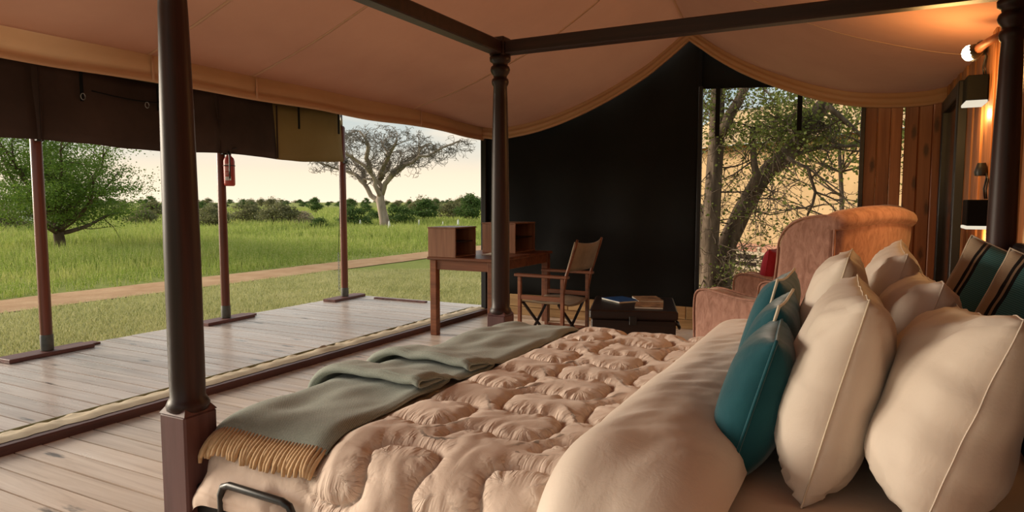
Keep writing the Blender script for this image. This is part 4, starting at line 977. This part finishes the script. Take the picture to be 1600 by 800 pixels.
# ------------------------------------------------------------------ bare umbrella tree
def bare_tree(loc):
    random.seed(21); t = thing('bare_tree', 'leafless pale tree with a wide umbrella of twisted branches', 'tree', loc)
    right = Vector((.886, .463, 0)); fwd = Vector((-.463, .886, 0))
    def L3(x, d, z): return right * x + fwd * d + Vector((0, 0, z))
    m = MB(); m.tube([L3(-.0, 0, -.1), L3(-.05, 0, .45), L3(-.18, 0, 1.1), L3(-.30, 0, 1.75), L3(-.25, 0, 2.1)], [.40, .30, .27, .26, .20], 12); part('trunk', m, 'bark', t, smooth=True)
    mains = [[(-.30, 0, 1.55), (-.9, .2, 2.0), (-1.3, .3, 2.7), (-1.8, .5, 3.25), (-2.5, .8, 3.5), (-3.3, 1.0, 3.7), (-4.2, 1.1, 4.0)],
             [(-.28, 0, 1.9), (-.55, -.2, 2.6), (-.65, -.4, 3.2), (-1.0, -.7, 3.7), (-1.8, -1.0, 4.3), (-2.6, -1.4, 4.8)],
             [(-.25, 0, 2.0), (-.40, .2, 2.8), (-.1, .4, 3.4), (.2, .7, 4.0), (.0, 1.0, 4.7), (-.4, 1.3, 5.4)],
             [(-.22, 0, 2.0), (.05, -.2, 2.7), (.5, -.4, 3.3), (1.0, -.5, 3.7), (1.8, -.6, 3.95), (2.7, -.8, 4.3), (3.6, -1.0, 4.8), (4.7, -1.1, 5.2)],
             [(.3, -.3, 3.0), (.9, .3, 3.6), (1.3, .9, 4.2), (1.9, 1.5, 4.8), (2.6, 2.0, 5.3)],
             [(-.3, .2, 3.0), (.1, -.6, 3.8), (.6, -1.3, 4.5), (1.1, -2.0, 5.1)],
             [(-1.3, .3, 2.8), (-1.5, 1.1, 3.5), (-2.2, 1.8, 4.1), (-3.0, 2.3, 4.7)],
             [(-.8, -.5, 3.4), (-.9, -.9, 4.2), (-.7, -1.3, 5.0), (-1.1, -1.6, 5.7)]]
    bm_ = MB(); tw = MB(); cnt = 0
    def env(p):  # umbrella: outside -> clip height
        x = p.dot(right); d = p.dot(fwd); rr = math.hypot(x - .1, d * 1.1); return 6.35 - .085 * rr * rr, 2.9 + .02 * rr * rr
    def sub(p, d, L, rad, lev):
        nonlocal cnt
        n = 6 if lev < 3 else 5; pts, dd = walk(p, d, L, n, .34 if lev < 3 else .42, .06)
        hi, lo = env(pts[-1])
        if pts[-1].z > hi or pts[-1].z < lo:
            d = Vector((d.x, d.y, -.25 if pts[-1].z > hi else .4)); pts, dd = walk(p, d, L * .7, n, .3, 0)
        tgt = bm_ if lev < 2 else tw; tgt.tube(pts, [max(rad * (1 - .75 * k / n), .011) for k in range(n + 1)], 5 if lev < 2 else 3, False); cnt += 1
        if lev < 4:
            for q in range({0: 5, 1: 5, 2: 4, 3: 2}[lev]):
                j = random.randint(1, n); dn = (pts[j] - pts[j - 1]).normalized() + rvec() * .62; dn.z = dn.z * .6 + .12
                sub(pts[j], dn, L * random.uniform(.5, .78), max(rad * .5, .012), lev + 1)
    for a in mains:
        P = [L3(*q) for q in a]; Q = [P[0]]
        for i in range(len(P) - 1):
            Q.append((P[i] + P[i + 1]) / 2 + rvec() * .07); Q.append(P[i + 1])
        nn = len(Q); bm_.tube(Q, [.175 * (1 - .78 * k / nn) for k in range(nn)], 7)
        for k in range(3, nn):
            for rep in range(1 if k < nn - 2 else 2):
                dn = (Q[k] - Q[k - 1]).normalized() * .7 + rvec() * .6; dn.z = dn.z * .6 + .25; sub(Q[k], dn, random.uniform(.9, 1.5), .055 * (1 - .5 * k / nn), 2 if rep else 1)
    part('branches', bm_, 'bark', t, smooth=True); o = part('twigs', tw, 'barktwig', t, smooth=True); o['kind'] = 'stuff'
bare_tree((-25.9, 33.0, GZ))

# ------------------------------------------------------------------ bushes of the plain
def bush_meshes(seed, mat, w, h, trunk):
    r = np.random.default_rng(seed); random.seed(seed); pts = []
    for i in range(46):
        a = r.uniform(0, 2 * PI); q = math.sqrt(r.uniform(0, 1)); z = r.uniform(0, 1); rad = w / 2 * (1 - .7 * z ** 2) * (.6 + .4 * min(1, z * 4)); c = np.array([q * rad * math.cos(a), q * rad * math.sin(a), trunk + (h - trunk) * z * (1 - .25 * q)])
        pts.append(c + r.normal(size=(70, 3)) * np.array([.16, .16, .09]) * w * .5)
    V, F = leaves(np.concatenate(pts), .17, r, .6)
    m = MB()
    for i in range(6):
        a = i * 1.05 + random.random(); pp, _ = walk(Vector((0, 0, -.1)), Vector((math.cos(a) * .45, math.sin(a) * .45, 1)), h * .75, 5, .16, .05); m.tube(pp, [.07, .06, .045, .03, .02, .012], 5)
    tm = m.mesh('bush_stems', 'barkdark', True); return tri_mesh('bush_leaves', V, F, mat), tm
KINDS = [bush_meshes(31, 'leafB', 3.4, 2.5, .25), bush_meshes(32, 'leafC', 3.6, 2.6, .5), bush_meshes(33, 'leafD', 3.0, 2.2, .3), bush_meshes(34, 'leafB', 3.0, 3.0, .9)]
def unproj(px, dist):     # ground point at a bearing (radians, from +Y towards -X) and a distance
    return (-math.sin(px) * dist, math.cos(px) * dist)
def bearing(px): return YAW - math.atan((px - 800) / 1060)
def bush(px, d, kind, s, label, group=None, sz=1.0, name='bush'):
    t = thing(name, label, 'bush' if name == 'bush' else 'tree', (*unproj(bearing(px), d), GZ), px * 1.7, group); t.scale = (s, s, s * sz)
    o = link('foliage', KINDS[kind][0], t); o['kind'] = 'stuff'; link('stems', KINDS[kind][1], t)
bush(664, 49, 3, .72, 'round green bush tree just right of the bare tree', None, .9, 'small_tree')
bush(735, 47, 3, .75, 'round green bush tree next to the dark tent corner post', None, 1.0, 'small_tree')
bush(625, 47, 0, .72, 'dark green bush directly behind the bare tree trunk', None, .78)
bush(586, 52, 0, .50, 'small dark green bush on the left of the bare tree trunk', None, .78)
bush(553, 45, 0, .68, 'dark green bush beside the corner veranda pole', None, .78)
bush(474, 48, 2, .58, 'pale dry bush in the middle of the plain', None, .78)
bush(499, 41, 0, .38, 'small green bush beside the pale dry bush', None, .78)
bush(436, 45, 1, .80, 'wide olive bush right of the extinguisher pole', None, .78)
bush(385, 51, 1, .8, 'olive bush touching the extinguisher pole', None, .78)
bush(330, 46, 1, .7, 'olive bush between the near bedpost and the extinguisher pole', None, .78)
bush(705, 60, 1, .85, 'olive bush between the two round green bush trees', None, .78)
bush(14, 44, 1, .62, 'olive bush at the far left edge behind the acacia', None, .78)
bush(222, 50, 1, .6, 'olive bush right of the acacia, beside the near bedpost', None, .78)
gp = 'small distant bushes on the plain'
rb = random.Random(77)
taken = [tuple(o.location[:2]) for o in bpy.data.objects if o.name.startswith(('bush', 'small_tree'))]
def free_spot(d0, d1, gap):
    for k in range(60):
        px = rb.uniform(-60, 785); d = rb.uniform(d0, d1); q = unproj(bearing(px), d)
        if all(math.hypot(q[0] - t[0], q[1] - t[1]) > gap for t in taken): break
    taken.append(q); return px, d
for i in range(70):
    px, d = free_spot(62, 270, 6.5); s = rb.uniform(.35, .75) * (1 + d / 350)
    bush(px, d, rb.choice([0, 1, 1, 3, 1, 2 if rb.random() < .3 else 0]), s, 'small distant bush scattered far out on the plain', gp, rb.uniform(.7, 1.1))
for i in range(70):
    px, d = free_spot(420, 800, 9.5); bush(px, d, rb.choice([0, 1, 3]), rb.uniform(1.0, 2.2), 'tiny bush in the dark line along the horizon', 'bushes along the horizon', rb.uniform(.5, .9))
# pale marker stones among the grass
gm = 'white marker stones in the grass'
for px, d, s, lb in ((563, 43, .34, 'white marker stone just right of the corner veranda pole'), (608, 40, .34, 'white marker stone at the foot of the bare tree'), (614, 37, .24, 'smallest white marker stone, in front of the bare tree foot'), (655, 45, .30, 'white marker stone under the first round bush tree'), (692, 43, .26, 'white marker stone above the near desk box'), (716, 41, .38, 'largest white marker stone, above the far desk box')):
    m = MB(); m.lathe([(.30, -.1), (.34, .15), (.30, .5), (.20, .85), (.10, 1.0)], 9); m.v = [(a * s * .6 + .04 * N(a * 5, c * 5, px), b * s * .6, c * s * 1.5) for a, b, c in m.v]
    xx, yy = unproj(bearing(px), d); o = part('marker_stone', m, 'white', None, auto=50, loc=(xx, yy, GZ)); tag(o, lb, 'stone', gm)
# small white hut by the acacia
hx, hy = unproj(bearing(46), 52); ht = thing('small_hut', 'tiny white hut seen left of the acacia trunk', 'hut', (hx, hy, GZ), .4)
m = MB(); m.box(-.45, .45, -.5, .5, 0, 1.5, .01); part('wall', m, 'white', ht)
m = MB(); m.extrude([(-.6, 1.45), (0, 1.9), (.6, 1.45)], -.6, .6); part('roof', m, 'skirt', ht)

# ------------------------------------------------------------------ beyond the rear opening: thorn tree, neighbouring tent, rail
def ray_at(px, py, Y):
    s, c = math.sin(YAW), math.cos(YAW); F_ = Vector((-s * math.cos(PITCH), c * math.cos(PITCH), -math.sin(PITCH))); Rr = Vector((c, s, 0)); U = Vector((-s * math.sin(PITCH), c * math.sin(PITCH), math.cos(PITCH)))
    d = F_ + Rr * ((px - 800) / 1060) - U * ((py - 400) / 1060); k = Y / d.y; return Vector((0, 0, CAM_H)) + d * k
random.seed(9)
TB = ray_at(1120, 452, 10.3); TB.z = GZ
tt = thing('thorn_tree', 'grey brown thorn tree with leaning trunks outside the rear opening', 'tree', TB)
trunks = [([(1113, 520), (1110, 450), (1108, 385), (1114, 300), (1120, 220), (1122, 140), (1118, 60)], 10.2, .155), ([(1124, 210), (1140, 180), (1163, 138), (1190, 90)], 10.2, .085),
          ([(1122, 520), (1126, 445), (1136, 380), (1160, 330), (1186, 284), (1228, 244), (1258, 200), (1290, 160), (1330, 100)], 10.5, .165),
          ([(1176, 300), (1178, 250), (1176, 200)], 10.45, .06), ([(1104, 520), (1101, 440), (1098, 380), (1096, 320)], 10.8, .08),
          ([(1222, 250), (1262, 236), (1300, 228), (1350, 226)], 10.7, .035), ([(1230, 246), (1262, 262), (1274, 300), (1262, 335)], 10.3, .028), ([(1292, 165), (1316, 185), (1345, 212)], 10.4, .04)]
m = MB(); tw = MB(); tips = []
def twig(p, d, L, rad, lev):
    pts, dd = walk(p, d, L, 5, .28, -.01); tw.tube(pts, [max(rad * (1 - .7 * k / 5), .0035) for k in range(6)], 4, False)
    tips.extend(pts[2:])
    if lev < 3:
        for q in range(4 if lev < 2 else 3):
            j = random.randint(1, 5); twig(pts[j], (pts[j] - pts[j - 1]).normalized() * .7 + rvec() * .6, L * random.uniform(.45, .75), rad * .55, lev + 1)
for pp, Y, rad in trunks:
    Q = [ray_at(a, b, Y + .05 * i) - TB for i, (a, b) in enumerate(pp)]; Q[0] = Vector((Q[0].x, Q[0].y, max(Q[0].z, -.2))); S = [Q[0]]
    for i in range(len(Q) - 1): S.append((Q[i] + Q[i + 1]) / 2 + rvec() * .015); S.append(Q[i + 1])
    nn = len(S); m.tube(S, [rad * (1 - .45 * k / nn) for k in range(nn)], 10)
    for k in range(2, nn):
        for q in range(2 if rad > .05 else 1): twig(S[k], rvec() * .7 + Vector((.2, -.1, .05)), random.uniform(.5, 1.1), .014, 1)
part('trunk', m, 'barkwin', tt, smooth=True); o = part('twigs', tw, 'barkwin', tt, smooth=True); o['kind'] = 'stuff'
r = np.random.default_rng(14); tp = np.array([tuple(p) for p in tips]); sel = tp[(r.uniform(size=len(tp)) < np.where(tp[:, 2] > 2.4, .40, .10))]
pts = np.concatenate([c + r.normal(size=(7, 3)) * .10 for c in sel]); V, F = leaves(pts, .045, r, .6); o = link('foliage', tri_mesh('thorn_foliage', V, F, 'leafW'), tt); o['kind'] = 'stuff'
# a leafier tree behind it
bx_ = ray_at(1230, 440, 13.5); bt = thing('leafy_tree', 'leafy olive green tree between the thorn tree and the tan tent', 'tree', (bx_.x, bx_.y, GZ)); random.seed(5)
m = MB(); pp, _ = walk(Vector((.9, .2, 0)), Vector((.1, 0, 1)), 2.6, 6, .05, .1); m.tube(pp, [.06, .055, .05, .045, .04, .035, .03], 7)
cl = []
for i in range(22):
    a = random.uniform(0, 2 * PI); p2, _ = walk(pp[random.randint(3, 6)], Vector((math.cos(a), math.sin(a) * .6, .4)), random.uniform(.9, 1.9), 5, .2, .02); m.tube(p2, [.022, .018, .014, .01, .008, .005], 5); cl += p2[2:]
part('stems', m, 'barkwin', bt, smooth=True)
pts = [np.array(tuple(c)) + r.normal(size=(45, 3)) * np.array([.30, .25, .20]) for c in cl if c.z > 2.1]
for i in range(26): pts.append(np.array([r.uniform(-1.4, 2.0), r.uniform(-.5, .6), r.uniform(2.4, 4.0)]) + r.normal(size=(110, 3)) * np.array([.26, .22, .17]))
V, F = leaves(np.concatenate(pts), .07, r, .6); o = link('foliage', tri_mesh('leafy_foliage', V, F, 'leafW'), bt); o['kind'] = 'stuff'

nt2 = thing('neighbour_tent', 'sunlit tan canvas tent wall outside the rear opening', 'tent', (-1.5, 17, GZ), R_(-36))
m = MB(); rows = []
for x in np.linspace(-5, 6, 80): rows.append([(x, .10 * N(x * .9, z * 1.4) + .05 * math.sin(z * 3 + x) + .03 * N(x * 4, z * 4) + (z - .6) * .12, z) for z in np.linspace(.55, 3.1, 24)])
m.grid(rows); part('wall_canvas', m, 'neigh', nt2, smooth=True, solid=.01)
m = MB(); m.grid([[(x, -.35 + y_ * 3, 3.05 + y_ * 1.35 - .12 * math.sin(y_ * PI)) for y_ in np.linspace(0, 1, 10)] for x in np.linspace(-5.2, 6.2, 10)]); part('roof_canvas', m, 'neigh', nt2, smooth=True, solid=.01)
m = MB(); m.box(-5, 6, -.06, .02, .38, .58, .01); part('lower_hem', m, 'neighhem', nt2)
m = MB(); m.box(-5, 6, .05, 3, 0, .38, .01); part('platform', m, 'subfloor', nt2)
fn = thing('rail_fence', 'pale weathered rail fence low behind the thorn tree', 'fence', (-2.2, 15.9, GZ), R_(-36))
for z in (.10, .27, .44): m = MB(); m.box(-3, 4, -.02, .02, z, z + .07, .006); part('rail', m, 'palewood', fn)
for x in (-2.5, -1.2, .1, 1.4, 2.7): m = MB(); m.box(x - .04, x + .04, .022, .09, 0, .62, .006); part('fence_post', m, 'palewood', fn)
